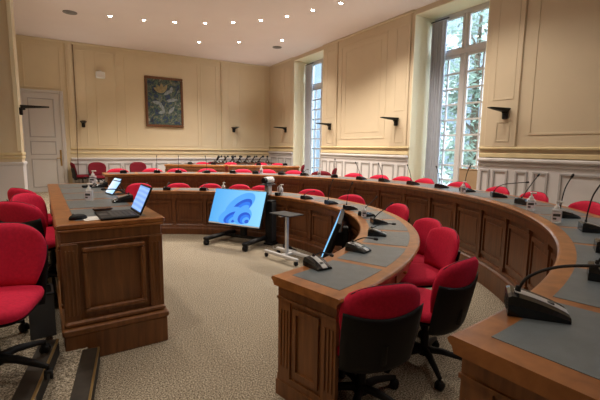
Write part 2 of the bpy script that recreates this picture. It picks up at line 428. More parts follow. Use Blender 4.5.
# curtains (far side of each recess), with rod
def curtain(y0, y1, x, label):
    e = empty('curtain', (x, (y0+y1)/2, .42))
    m = MB(); n = 48; N = []
    for side in (0, 1):
        for i in range(n+1):
            u = i/n; yy = (y0-y1)/2+(y1-y0)*u; xx = .04*math.sin(u*2*PI*5)+(.006 if side else -.006)
            N.append((xx, yy))
    zs = [0, 1.2, 2.4, 3.72]
    vs = [(x_*(.9+.1*k), y_*(1-.1*math.sin(k*1.0)), z) for k, z in enumerate(zs) for x_, y_ in N]
    w = 2*(n+1); fs = []
    for k in range(len(zs)-1):
        for i in range(n):
            fs.append((k*w+i, k*w+i+1, (k+1)*w+i+1, (k+1)*w+i)); j = n+1
            fs.append((k*w+j+i+1, k*w+j+i, (k+1)*w+j+i, (k+1)*w+j+i+1))
    m.add(vs, fs, True); m.build('curtain_cloth', 'curtain', e)
    r = MB(); r.tube([(0, (y0-y1)/2-.05, 3.75), (0, (y1-y0)/2+.05, 3.75)], .014); r.build('curtain_rod', 'darkgrey', e)
    tag(e, label, 'curtain', 'curtains at the tall windows'); return e
curtain(5.78, 6.13, 6.76, 'grey blue curtain gathered at the side of the near tall window')
curtain(10.90, 11.25, 6.72, 'grey blue curtain hanging at the side of the far tall window')
curtain(.66, 1.0, 6.76, 'grey blue curtain of the window beside the viewer')

# door in the back wall
dr = empty('door_1', (0, 0, 0)); struct(dr)
m = MB(); x0, x1, z0, z1 = -1.06, -.19, TIER, 2.92; y = YB-.05
m.box(x0, x1, y, YB+.001, z0, z1, .006); m.build('door_leaf', 'doorp', dr)
m = MB()
for a, b in ((1.72, 2.78), (1.24, 1.62), (.34, 1.14)): frame_x(m, y, x0+.12, x1-.14, a, b, .03, .012)
m.build('door_panels', 'dado_dark', dr)
m = MB(); m.box(x0-.06, x0, y-.03, YB+.001, z0, z1+.08, .008); m.box(x1, x1+.09, y-.03, YB+.001, z0, z1+.08, .008); m.box(x0, x1, y-.03, YB+.001, z1, z1+.08, .008)
m.build('door_casing', 'doorp', dr)
m = MB(); m.box(x1-.075, x1-.03, y-.02, y+.001, .93, 1.38, .005); m.tube([(x1-.05, y-.01, 1.15), (x1-.05, y-.06, 1.15), (x1-.16, y-.06, 1.15)], .012); m.build('door_handle', 'brass', dr)
# little dark-framed window/door on far left beside door omitted: pier hides it

# ------------------------------------------------------------------ ceiling fittings
def downlight(x, y, lab, light=True):
    e = empty('downlight', (x, y, ZC)); tag(e, lab, 'ceiling light', 'recessed ceiling spotlights')
    m = MB(); m.lathe([(.036, -.001), (.048, -.007), (.052, -.002), (.052, .004)], 20); m.build('trim_ring', 'whitemetal', e)
    m = MB(); m.lathe([(.0005, -.004), (.035, -.004), (.035, .002)], 20); m.build('lamp_lens', 'lamp', e)
    return e
front = [(.15, 10.6), (.92, 10.10), (1.61, 9.98), (2.25, 9.75), (2.87, 9.44), (3.40, 9.02), (3.88, 8.54), (4.25, 7.98), (4.53, 7.36), (4.79, 6.73)]
rowf = front[1:]
nm = len(rowf)
for i, (x, y) in enumerate(rowf):
    downlight(x, y, ('leftmost' if i == 0 else ORD[i]+' from the left')+' lit ceiling spotlight of the long curved row')
for (x, y), s in zip([(3.22, 11.17), (4.15, 10.57), (5.05, 9.75)], ('left', 'middle', 'right')):
    downlight(x, y, s+' lit ceiling spotlight of the three over the far table')
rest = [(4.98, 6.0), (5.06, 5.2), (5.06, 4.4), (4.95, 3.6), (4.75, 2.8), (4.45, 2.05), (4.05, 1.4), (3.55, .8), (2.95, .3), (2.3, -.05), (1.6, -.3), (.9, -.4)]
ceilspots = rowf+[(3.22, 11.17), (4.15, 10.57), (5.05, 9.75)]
for i, (x, y) in enumerate(ceilspots+rest+[(2.0, 3.0), (2.0, 6.0), (.4, 4.5), (-.6, 2.5), (-.6, 5.0)]):  # last five: added unseen fill spots over centre and left, no fittings
    l = bpy.data.lights.new('spot_or_fill_lamp', 'SPOT'); l.energy = 112 if i < 13 else (48 if y > 3.5 else 8)
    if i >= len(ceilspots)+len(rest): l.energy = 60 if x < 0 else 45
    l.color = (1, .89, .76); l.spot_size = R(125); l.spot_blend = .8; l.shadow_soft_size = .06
    lo = bpy.data.objects.new('spot_or_fill_lamp', l); COL.objects.link(lo); lo.location = (x, y, ZC-.03)
for x, y, r, lab in ((.15, 10.28, .14, 'round grey ceiling vent at the left, near the door'), (5.27, 10.48, .13, 'round grey ceiling vent near the far window')):
    e = empty('ceiling_vent', (x, y, ZC)); tag(e, lab, 'vent', 'ceiling vents')
    m = MB(); m.lathe([(r-.03, -.004), (r-.02, -.018), (r, -.014), (r, .002)], 28); m.build('vent_rim', 'vent', e)
    m = MB()
    for k in range(1, 4): m.lathe([((r-.03)*k/3-.02, -.008), ((r-.03)*k/3, -.012), ((r-.03)*k/3, .002)], 24)
    m.build('vent_cone', 'vent', e)

# ------------------------------------------------------------------ wall lamps
def wall_lamp(loc, direction, lab):
    """black blade wall lamp on a bracket, plus an added ceiling fill; local +Y points away from the wall"""
    e = empty('wall_lamp', loc, math.atan2(direction[1], direction[0])-PI/2); tag(e, lab, 'wall lamp', 'black blade wall lamps')
    m = MB(); m.box(-.045, .045, 0, .05, -.14, -.01, .01); m.box(-.03, .03, .03, .09, -.05, .0, .008); m.build('bracket', 'black', e)
    m = MB(); n = 14
    prof = []
    for i in range(n+1):
        u = i/n; yy = .02+.43*u; w = .085*(1-.55*u**1.6); h = .045*(1-.8*u)
        prof.append((yy, w, h))
    vs = []; 
    for yy, w, h in prof: vs += [(-w, yy, .02), (-w*.6, yy, .02-h), (w*.6, yy, .02-h), (w, yy, .02), (w, yy, .032), (-w, yy, .032)]
    fs = [(i*6+k, i*6+(k+1) % 6, (i+1)*6+(k+1) % 6, (i+1)*6+k) for i in range(n) for k in range(6)]+[(5, 4, 3, 2, 1, 0), tuple(n*6+k for k in range(6))]
    m.add(vs, fs); recalc(m.build('lamp_blade', 'black', e))
    l = bpy.data.lights.new('ceiling_fill_lamp', 'SPOT'); l.energy = CEIL_FILL; l.color = (1, .88, .80); l.spot_size = R(125); l.spot_blend = 1; l.shadow_soft_size = .08  # added fill aimed up and inward to brighten the ceiling; blades themselves are off
    lo = bpy.data.objects.new('ceiling_fill_lamp', l); COL.objects.link(lo); lo.parent = e; lo.location = (0, .33, .13); lo.rotation_euler = (PI+R(-28), 0, 0)
    return e
ZL = 2.17; CEIL_FILL = 13
wall_lamp((XR-.035, 4.03, ZL), (-1, 0), 'black wall lamp right of the near tall window')
wall_lamp((XR-.03, 6.58, ZL), (-1, 0), 'black wall lamp on the pier just left of the near tall window')
wall_lamp((XR-.03, 9.17, ZL), (-1, 0), 'black wall lamp just right of the far tall window')
wall_lamp((XR, 11.83, ZL), (-1, 0), 'black wall lamp between the far corner and the far window')
wall_lamp((4.92, YB, ZL), (0, -1), 'black wall lamp on the back wall near the far corner')
wall_lamp((.36, YB, ZL), (0, -1), 'black wall lamp on the back wall beside the grey door')
wall_lamp((-.745, 8.62, ZL), (1, 0), 'black wall lamp on the left pier in front of the door')

for x, y, d in ((XR, 1.7, (-1, 0)), (XR, -1.6, (-1, 0)), (4.6, YF, (0, 1)), (.6, YF, (0, 1)), (XL, 1.2, (1, 0))):  # unseen lamps added around the viewer to help light the ceiling
    wall_lamp((x, y, ZL), d, 'added black wall lamp on the walls around the viewer, outside the picture')['group'] = 'added wall lamps around the viewer'
# loudspeaker box high on back wall
e = empty('wall_speaker', (.86, YB, 3.54)); tag(e, 'small white speaker box high on the back wall left of the painting', 'speaker')
m = MB(); m.box(-.12, .12, -.14, 0, -.10, .08, .015); m.build('speaker_body', 'white', e)
m = MB(); m.box(-.10, .10, -.146, -.139, -.08, .0, .004); m.build('speaker_grille', 'paper', e)
m = MB(); m.box(-.04, .04, -.05, 0, .08, .12, .006); m.build('mounting_bracket', 'white', e)

# painting
e = empty('painting', (2.635, YB-.035, 2.885)); e.rotation_euler = (R(-1.5), 0, 0)
tag(e, 'large brown framed abstract painting in blue and green on the back wall', 'painting')
W, H = .575, .765
m = MB(); w = .075
m.box(-W, W, -.03, .03, -H, -H+w, .012); m.box(-W, W, -.03, .03, H-w, H, .012); m.box(-W, -W+w, -.03, .03, -H+w, H-w, .012); m.box(W-w, W, -.03, .03, -H+w, H-w, .012)
m.build('picture_frame', 'brown_frame', e)
m = MB(); m.box(-W+w, W-w, -.006, .012, -H+w, H-w); cv = m.build('canvas', 'canvas', e)
def leafshape(cx, cz, ln, wd, an, y):
    n = 12; P = []
    for i in range(n+1): u = i/n; P.append((ln*u, wd*math.sin(PI*u)**.8))
    for i in range(n-1, 0, -1): u = i/n; P.append((ln*u, -wd*math.sin(PI*u)**.8))
    c, s_ = math.cos(an), math.sin(an); k = len(P)
    return [(cx+a*c-b*s_, y, cz+a*s_+b*c) for a, b in P]+[(cx+a*c-b*s_, -.0055, cz+a*s_+b*c) for a, b in P], [tuple(range(k-1,-1,-1)), tuple(range(k,2*k))]+[(i, (i+1) % k, k+(i+1) % k, k+i) for i in range(k)]
m = MB()
for an in (60, 95, 125, 150): m.add(*leafshape(-.06, .28, .30, .055, R(an), -.008))
m.build('painted_petals', 'petal_ochre', cv)
m = MB()
for cx, cz, ln, an in ((-.02, .22, .32, 35), (.05, .05, .35, 10), (-.08, -.05, .3, 170), (.0, -.3, .35, 120), (.1, -.35, .3, 50), (-.2, -.35, .22, 20), (.2, .3, .2, 80)): m.add(*leafshape(cx, cz, ln, .05, R(an), -.0075))
m.build('painted_leaves', 'petal_grey', cv)

# ------------------------------------------------------------------ curved desks
def pol(c, r, deg): return (c[0]+r*math.cos(R(deg)), c[1]+r*math.sin(R(deg)))
def curved_desk(c, ri, ro, t0, t1, N, zb, plinth_h, label, open_back=True):
    e = empty('curved_desk', (c[0], c[1], 0)); c0 = (0, 0)
    tag(e, label, 'desk')
    ns = N*6; pt = (t1-t0)/N; zt = zb+.76
    dr = .012/ri*180/PI
    # top: moulded slab
    m = MB()
    m.sweep(c0, [(ri+.02, zt-.052), (ri+.012, zt-.03), (ri, zt-.022), (ri-.004, zt-.012), (ri+.004, zt-.002), (ri+.012, zt), (ro-.012, zt), (ro-.004, zt-.002), (ro+.004, zt-.012), (ro, zt-.022), (ro-.012, zt-.03), (ro-.02, zt-.052)], t0, t1, ns)
    recalc(m.build('tabletop', 'wood_top', e))
    gap = .030/((ri+ro)/2)*180/PI
    for k in range(N):
        a, b = t0+pt*k+gap, t0+pt*(k+1)-gap
        if k == 0: a += .06/ri*180/PI
        if k == N-1: b -= .06/ri*180/PI
        m = MB(); m.arcbox(c0, ri+.082, ro-.082, zt-.003, zt+.0015, a, b, 6); recalc(m.build('leather_inlay', 'leather', e))
    q0, q1 = t0+.9*.03/ri*180/PI+.4, t1-.9*.03/ri*180/PI-.4
    # carcass behind the panels
    m = MB(); m.arcbox(c0, ri+.055, ri+.085, plinth_h-.01, zt-.052, q0, q1, ns); recalc(m.build('front_board', 'wood', e))
    m = MB(); m.sweep(c0, [(ri+.03, zt-.135), (ri+.03, zt-.07), (ri+.022, zt-.06), (ri+.022, zt-.05), (ri+.056, zt-.05), (ri+.056, zt-.135)], q0, q1, ns); recalc(m.build('frieze', 'wood', e))
    m = MB(); m.sweep(c0, [(ri+.005, 0), (ri+.005, plinth_h), (ri+.012, plinth_h+.015), (ri+.03, plinth_h+.03), (ri+.03, plinth_h+.055), (ri+.042, plinth_h+.075), (ri+.086, plinth_h+.075), (ri+.086, 0)], q0, q1, ns); recalc(m.build('plinth', 'wood', e))
    za, zz = plinth_h+.075, zt-.135
    for k in range(N):
        a, b = t0+pt*k, t0+pt*(k+1)
        s = .05/ri*180/PI
        a2, b2 = max(a+s, q0+s), min(b-s, q1-s)
        m = MB(); f = .022/ri*180/PI
        m.arcbox(c0, ri+.040, ri+.056, za+.05, za+.085, a2, b2, 5); m.arcbox(c0, ri+.040, ri+.056, zz-.085, zz-.05, a2, b2, 5)
        m.arcbox(c0, ri+.040, ri+.056, za+.085, zz-.085, a2, a2+f, 1); m.arcbox(c0, ri+.040, ri+.056, za+.085, zz-.085, b2-f, b2, 1)
        m.arcbox(c0, ri+.048, ri+.056, za+.12, zz-.12, a2+2.2*f, b2-2.2*f, 4)
        recalc(m.build('front_panel', 'wood', e))
    for k in range(N+1):
        a = min(max(t0+pt*k, q0+.9), q1-.9); s = .026/ri*180/PI
        m = MB(); m.arcbox(c0, ri+.030, ri+.056, za-.003, zz+.003, a-s, a+s, 2); m.arcbox(c0, ri+.022, ri+.056, za-.001, za+.04, a-s*1.25, a+s*1.25, 2); m.arcbox(c0, ri+.022, ri+.056, zz-.035, zz+.004, a-s*1.25, a+s*1.25, 2)
        recalc(m.build('pilaster', 'wood', e))
    # seat side: apron and drawers
    m = MB(); m.arcbox(c0, ro-.075, ro-.055, zt-.155, zt-.051, q0, q1, ns); recalc(m.build('rear_apron', 'wood_top', e))
    for k in range(N):
        mid = t0+pt*(k+.5); s = .17/ro*180/PI
        m = MB(); m.arcbox(c0, ro-.056, ro-.045, zt-.145, zt-.062, mid-s, mid+s, 4); d = recalc(m.build('drawer', 'wood_top', e))
        m = MB(); p = pol(c0, ro-.03, mid); m.tube([(*pol(c0, ro-.047, mid), zt-.103), (*pol(c0, ro-.03, mid), zt-.103), (*pol(c0, ro-.022, mid), zt-.103)], [.006, .013, .008], 10); m.build('drawer_knob', 'brass', d)
    # dividers between the seats and the two end panels
    for k in range(1, N, 2):
        a = t0+pt*k; s = .012/ri*180/PI
        m = MB(); m.arcbox(c0, ri+.084, ri+.17, zb-.002 if zb else 0, zt-.052, a-s, a+s, 1); recalc(m.build('support_panel', 'wood', e))
    for sgn, a in ((1, q0), (-1, q1)):
        m = MB()
        def rad_box(r0, r1, z0, z1, d0, d1):
            A = a+sgn*d0/ri*180/PI; B = a+sgn*d1/ri*180/PI
            m.arcbox(c0, r0, r1, z0, z1, min(A, B), max(A, B), 1)
        r0, r1 = ri+.022, ro-.05
        rad_box(r0+.01, r1-.01, 0, zt-.052, 0, .025)
        rad_box(r0-.014, r1+.005, 0, .10, -.016, .002); rad_box(r0-.008, r1, .10, .14, -.010, .002)
        rad_box(r0, r0+.10, .14, zt-.14, -.010, .002); rad_box(r1-.10, r1, .14, zt-.14, -.010, .002)
        for i in range(3):
            rad_box(r0+.018+.026*i, r0+.03+.026*i, .2, zt-.2, -.016, -.008); rad_box(r1-.03-.026*i, r1-.018-.026*i, .2, zt-.2, -.016, -.008)
        rad_box(r0-.004, r1+.004, zt-.14, zt-.125, -.018, .002); rad_box(r0, r1, zt-.125, zt-.052, -.010, .002)
        rad_box(r0+.125, r1-.125, .17, .205, -.012, .002); rad_box(r0+.125, r1-.125, zt-.205, zt-.17, -.012, .002)
        rad_box(r0+.125, r0+.15, .205, zt-.205, -.012, .002); rad_box(r1-.15, r1-.125, .205, zt-.205, -.012, .002)
        recalc(m.build('end_panel', 'wood_desk', e))
    return e
curved_desk(C1, RI1, RO1, A1, B1, N1, 0, .10, 'inner curved walnut desk with grey leather inlays around the open floor')
curved_desk(C2, RI2, RO2, A2, B2, N2, TIER, TIER+.0, 'outer raised curved walnut desk following the window wall')

# ------------------------------------------------------------------ straight desks
def straight_desk(name, loc, rz, L, D, zt, plinth, label, N, mat='wood_desk', cat='desk'):
    """x = across (depth D), y = along (length L); closed box desk, origin at floor of near-left corner"""
    e = empty(name, loc, rz); tag(e, label, cat); PX = .03 if plinth > .1 else 0
    m = MB(); m.box(-.022, D+.022, -.015, L+.022, zt-.04, zt, .008); m.box(-.015, D+.015, -.015, L+.015, zt-.058, zt-.04, .004); m.build('tabletop', 'wood_top', e)
    for k in range(N):
        a, b = .07+(L-.14)*k/N+.03, .07+(L-.14)*(k+1)/N-.03
        m = MB(); m.box(.10, D-.09, a, b, zt-.003, zt+.0015); m.build('leather_inlay', 'leather', e)
    m = MB(); m.box(.02, D-.02, .02, L-.02, plinth, zt-.058); m.build('carcass', mat, e)
    m = MB(); m.box(-.012, D+.012, -.012-PX, L+.012, 0, plinth, .006); m.build('plinth', mat, e)
    m = MB(); m.box(-.024, D+.024, -.024-PX, L+.024, plinth, plinth+.05, .01); m.box(-.008, D+.008, -.008-PX*.5, L+.008, plinth+.05, plinth+.09, .012); m.build('base_moulding', mat, e)
    m = MB(); m.box(.004, D-.004, .004, L-.004, zt-.13, zt-.058, .004); m.box(-.006, D+.006, -.006, L+.006, zt-.145, zt-.13, .005); m.build('frieze', mat, e)
    za, zz = plinth+.09, zt-.145
    def panel_y(x0, x1, y, sg):
        m = MB(); w = .035
        Y0, Y1 = (y-.012, y+.021) if sg < 0 else (y-.021, y+.012)
        m.box(x0, x1, Y0, Y1, za+.04, za+.04+w, .01); m.box(x0, x1, Y0, Y1, zz-.03-w, zz-.03, .01)
        m.box(x0, x0+w, Y0, Y1, za+.04+w, zz-.03-w, .01); m.box(x1-w, x1, Y0, Y1, za+.04+w, zz-.03-w, .01); m.build('raised_frame', mat, e)
    def panel_x(y0, y1, x, sg):
        m = MB(); w = .035
        X0, X1 = (x-.012, x+.021) if sg < 0 else (x-.021, x+.012)
        m.box(X0, X1, y0, y1, za+.04, za+.04+w, .01); m.box(X0, X1, y0, y1, zz-.03-w, zz-.03, .01)
        m.box(X0, X1, y0, y0+w, za+.04+w, zz-.03-w, .01); m.box(X0, X1, y1-w, y1, za+.04+w, zz-.03-w, .01); m.build('raised_frame', mat, e)
    panel_y(.125, D-.125, 0, -1); panel_y(.125, D-.125, L, 1)
    npn = max(1, round((L-.2)/.75)); s = (L-.2)/npn
    for k in range(npn):
        panel_x(.1+s*k+.06, .1+s*(k+1)-.06, D, 1)
        panel_x(.1+s*k+.06, .1+s*(k+1)-.06, 0, -1)
    for x0 in (0, D-.10):
        for y, sg in ((0, -1), (L, 1)):
            m = MB(); m.box(x0, x0+.10, y-.008 if sg < 0 else y-.03, y+.03 if sg < 0 else y+.008, za-.005, zz+.005, .004)
            for i in range(3): m.box(x0+.018+.024*i, x0+.032+.024*i, y-.014 if sg < 0 else y, y if sg < 0 else y+.014, za+.04, zz-.04, .003)
            m.build('fluted_pilaster', mat, e)
    return e
RZD = R(3.2)
straight_desk('presiding_desk', (-.095, 3.035, 0), RZD, 3.29, .665, .98, .20, 'long straight walnut desk on the left carrying the laptop', 5, 'wood_desk')
# far desk: two straight sections
def far_desk(p, q, label):
    v = Vector((q[0]-p[0], q[1]-p[1])); L = v.length
    return straight_desk('far_desk', (p[0], p[1], TIER-.001), math.atan2(v.y, v.x)-PI/2, L, .5, .79, .08, label, 3, 'wood', 'desk')
# section frame: local +x is to the right of p->q
far_desk((4.20, 11.42), (5.98, 10.36), 'straight walnut desk near the far window, right section of the pair')
far_desk((2.62, 12.36), (4.12, 11.47), 'straight walnut desk before the back wall, left section of the pair')

# step nosings
def nosing(p, q, z0, z1, lab):
    v = Vector((q[0]-p[0], q[1]-p[1])); L = v.length
    e = empty('step_edging', (p[0], p[1], 0), math.atan2(v.y, v.x)-PI/2); tag(e, lab, 'step edging', 'dark edges of the dais steps')
    m = MB(); m.box(-.10, .0, 0, L, z1-.012, z1+.006, .004); m.build('tread_strip', 'step', e)
    m = MB(); m.box(-.018, .006, 0, L, z0, z1-.012, .003); m.build('riser_strip', 'black', e)
    m = MB(); m.box(-.006, .008, 0, L, z1-.012, z1+.008, .003); m.build('metal_lip', 'brass', e)
nosing((-.395, 1.2), (-.145, 2.985), .1, TIER, 'dark wooden edging of the upper dais step, left of the two')
nosing((-.135, 1.2), (.095, 2.955), 0.0, .1, 'dark wooden edging of the lower dais step, right of the two')

# ------------------------------------------------------------------ chairs
def make_chair(mat, label, cat='chair', group=None):
    """local -Y... the sitter faces +Y; origin on the floor"""
    e = empty('swivel_chair'); tag(e, label, cat, group)
    # seat cushion
    def pad(w, d, z0, z1, ycur, n=14, front=.012):
        m = MB(); prof = [(0.90, z0), (.985, z0+.012), (1.0, (z0+z1)/2), (.97, z1-.012), (.86, z1), (.4, z1+.006)]
        vs = []; k = 36
        for s_, z in prof:
            for i in range(k):
                a = 2*PI*i/k; ca, sa = math.cos(a), math.sin(a); p = .42
                x = w/2*s_*math.copysign(abs(ca)**p, ca); y = d/2*s_*math.copysign(abs(sa)**p, sa)
                zz = z - (front*max(0, y/(d/2))**3)
                vs.append((x, y+ycur, zz))
        fs = [(i*k+j, i*k+(j+1) % k, (i+1)*k+(j+1) % k, (i+1)*k+j) for i in range(len(prof)-1) for j in range(k)]
        fs += [tuple(range(k-1, -1, -1)), tuple((len(prof)-1)*k+j for j in range(k))]
        m.add(vs, fs, True); return m
    pad(.47, .46, .41, .475, .03).build('seat', mat, e)
    pad(.44, .43, .385, .412, .03, front=.006).build('seat_pan', 'black', e)
    # backrest: curved shell, red cushion wrapping over top, black outer shell
    def shell(wfun, z0, z1, yf, yb, mt, name, nz=14, nx=14, smile=0., round_=.05):
        m = MB(); F, B = [], []
        for j in range(nz+1):
            v = j/nz
            for i in range(nx+1):
                u = -1+2*i/nx
                w = wfun(v); x = u*w
                zz = z0+(z1-z0)*v
                if v > .5: zz += (v-.5)*2*(smile*u*u-round_*abs(u)**3)                 # rounded top corners
                if v < .5: zz += .02*(1-2*v)*abs(u)**4
                lean = -.20*(zz-.45)-.0
                wrap = .055*u*u
                edge = max(abs(u), abs(2*v-1)); th = 1-max(0, (edge-.72)/.28)**2*.75
                mid = (yf(v)+yb(v))/2; hf = (yf(v)-yb(v))/2*th
                F.append((x, -.205+lean+wrap+mid+hf, zz)); B.append((x, -.205+lean+wrap+mid-hf, zz))
        K = (nx+1)*(nz+1); w_ = nx+1; fs = []
        for j in range(nz):
            for i in range(nx):
                a = j*w_+i; fs.append((a+1, a, a+w_, a+w_+1)); fs.append((K+a, K+a+1, K+a+w_+1, K+a+w_))
        for i in range(nx): fs.append((i, i+1, K+i+1, K+i)); a = nz*w_+i; fs.append((a+1, a, K+a, K+a+1))
        for j in range(nz): a = j*w_; fs.append((a+w_, a, K+a, K+a+w_)); a = j*w_+nx; fs.append((a, a+w_, K+a+w_, K+a))
        m.add(F+B, fs, True); return m.build(name, mt, e)
    wf = lambda v: .178+.057*math.sin(min(1, v*1.7)*PI/2)-.040*max(0, (v-.62)/.38)**2.4
    shell(wf, .46, .835, lambda v: .035, lambda v: -.02-.004, mat, 'backrest')
    shell(lambda v: .215+.019*min(1, v*1.4)**.8, .33, .655, lambda v: -.018, lambda v: -.042, 'black', 'back_shell', smile=.04, round_=0.)
    # piping seam between the front and rear upholstery
    m = MB(); pts = []
    for i in range(25):
        u = -1+2*i/24; w = .2345; zz = .8355-.05*abs(u)**3; lean = -.20*(zz-.45); pts.append((u*.19, -.205+lean+.055*u*u*.83-.0+.006, zz-.001))
    m.tube(pts, .004, 6); m.build('piping', 'black', e)
    m = MB(); m.tube([(0, -.02, .385), (0, -.17, .36), (0, -.235, .40), (0, -.25, .50)], [.02, .022, .022, .016], 8); m.build('back_bar', 'black', e)
    m = MB(); m.lathe([(.028, .10), (.028, .25), (.02, .26), (.02, .385)], 14); m.build('gas_column', 'black', e)
    m = MB(); m.box(-.09, .09, -.09, .09, .355, .388, .01); m.tube([(.06, .03, .365), (.24, .05, .362)], .007); m.build('tilt_mechanism', 'black', e)
    b = MB(); b.lathe([(.045, .085), (.05, .10), (.04, .135), (.03, .14)], 14)
    for k in range(5):
        a = 2*PI*k/5+.3; c, s_ = math.cos(a), math.sin(a)
        b.tube([(c*.02, s_*.02, .118), (c*.12, s_*.12, .116), (c*.22, s_*.22, .095), (c*.295, s_*.295, .075)], [.026, .023, .019, .014], 8)
    b.build('star_base', 'black', e)
    for k in range(5):
        a = 2*PI*k/5+.3; c, s_ = math.cos(a), math.sin(a)
        w = MB(); mt = T(c*.295, s_*.295, .028, a+.6)
        for sx in (-.014, .014):
            w.lathe([(.008, -.009), (.028, -.007), (.028, .007), (.008, .009)], 14, mt @ T(sx, 0, 0, 0, PI/2))
        w.tube([(0, 0, .01), (0, 0, .055)], .008, 8, mat=mt); w.box(-.016, .016, -.02, .02, .012, .032, .005, mat=mt)
        w.build('castor', 'black', e)
    return e
chair_red = make_chair('red', 'x'); chair_dark = make_chair('maroon', 'x')
for c in (chair_red, chair_dark): c['_proto'] = 1
used = {}
def place(proto, x, y, z, face_deg, label, group, lift=0.):
    key = proto.name
    if key not in used: o = proto; used[key] = 1; del o['_proto']
    else: o = copy_tree(proto)
    if '_proto' in o: del o['_proto']
    o.location = (x, y, z); o.rotation_euler = (0, 0, R(face_deg)-PI/2)
    tag(o, label, 'chair', group); return o
def chair_at_back(proto, bx, by, z, face_deg, label, group):
    """position so that the middle of the backrest top lands on (bx, by)"""
    f = R(face_deg); return place(proto, bx+.28*math.cos(f), by+.28*math.sin(f), z, face_deg, label, group)
# inner desk (angle, radius of backrest, twist)
r1 = [(-72.2, 3.30, -30), (-59.4, 3.50, -22), (-42.8, 3.39, 24), (-35.0, 3.33, 22), (-17.0, 3.36, 8), (1.5, 3.27, 26), (18.0, 3.28, 30), (35.8, 3.25, 0), (43.6, 3.24, 0), (54.0, 3.24, 0), (64.8, 3.24, 3), (77.2, 3.26, 2)]
lab1 = ['nearest red swivel chair at the inner curved desk, seen from behind',
        'red swivel chair, second from the near end of the inner curved desk',
        'red swivel chair, third from the near end of the inner curved desk',
        'half hidden red swivel chair, fourth from near end of inner desk',
        'red swivel chair turned aside, fifth from near end of inner desk',
        'red swivel chair turned aside, sixth from near end of inner desk',
        'red swivel chair showing only its rim, right of the white camera',
        'red swivel chair behind the inner desk, beside the white camera and screen edge',
        'red swivel chair behind the inner desk, showing over the middle of the big screen',
        'red swivel chair behind the inner desk, at the left edge of the big screen',
        'red swivel chair at the far inner desk, between laptop and big screen',
        'red swivel chair at the far end of the inner desk, behind the laptop']
for (t, r, tw), l in zip(r1, lab1):
    p = pol(C1, r, t); chair_at_back(chair_red, p[0], p[1], 0, t+180+tw, l, 'red chairs around the inner curved desk')
# outer desk
r2 = [(-36.8, 4.58, 8), (-26.3, 4.55, 5), (-18.3, 4.52, 0), (-8.8, 4.50, 6), (.4, 4.50, -3), (6.6, 4.50, 3), (12.8, 4.46, 0), (20.6, 4.5, 0), (38.1, 4.45, 0), (46.4, 4.5, 0), (53.4, 4.45, 4), (63.4, 4.42, -3), (71.8, 4.42, 0), (78.5, 4.5, 3), (87.2, 4.52, 0)]
place_words = ['at the right edge of the photo', 'beside the pump bottle nearest us', 'below the lamp right of the near window', 'in front of the near window', 'below the curtain of the near window', 'at the daylit reveal of the near window', 'left of the near window reveal', 'under the wall panel between the windows', 'below the far window curtain', 'behind the white camera', 'above the big screen right side', 'above the big screen left side', 'left of the far table', 'between the far table and the laptop', 'at the far left end']
for i, ((t, r, tw), w) in enumerate(zip(r2, place_words)):
    p = pol(C2, r, t); chair_at_back(chair_red, p[0], p[1], TIER, t+180+tw, 'red swivel chair at the outer curved desk, '+w, 'red chairs around the outer curved desk')
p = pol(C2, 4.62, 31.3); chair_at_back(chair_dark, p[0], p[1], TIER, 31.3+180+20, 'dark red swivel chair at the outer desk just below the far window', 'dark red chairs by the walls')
# far table
far = [(3.62, 12.42, 'first from the left'), (4.42, 12.02, 'second from the left'), (5.20, 11.42, 'third from the left'), (5.62, 11.08, 'rightmost')]
for x, y, w in far:
    chair_at_back(chair_red, x, y, TIER, 240, 'small distant red swivel chair behind the far table, '+w, 'red chairs behind the far table')
# chairs by walls and window
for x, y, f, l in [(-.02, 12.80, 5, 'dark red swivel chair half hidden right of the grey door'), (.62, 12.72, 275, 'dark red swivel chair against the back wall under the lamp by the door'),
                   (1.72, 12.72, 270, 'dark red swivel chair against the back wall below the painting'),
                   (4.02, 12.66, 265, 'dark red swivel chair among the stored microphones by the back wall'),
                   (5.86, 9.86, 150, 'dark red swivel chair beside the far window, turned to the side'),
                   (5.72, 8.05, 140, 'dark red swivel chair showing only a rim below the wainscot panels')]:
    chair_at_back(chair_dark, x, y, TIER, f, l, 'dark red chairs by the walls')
# dais
for x, y, f, l in [(-.37, 2.90, 258, 'large red swivel chair at the near left beside the long straight desk, facing us'),
                   (-.78, 3.42, 300, 'red swivel chair cut by the left edge, right behind the nearest left chair'),
                   (-.46, 3.98, 50, 'red swivel chair with its dark back rim tilted, third along the straight desk'),
                   (-.45, 4.62, 330, 'red swivel chair fourth along the straight desk on the left'),
                   (-.54, 5.22, 40, 'red swivel chair farthest along the straight desk, below the door')]:
    chair_at_back(chair_red, x, y, TIER, f, l, 'red chairs behind the straight desk')

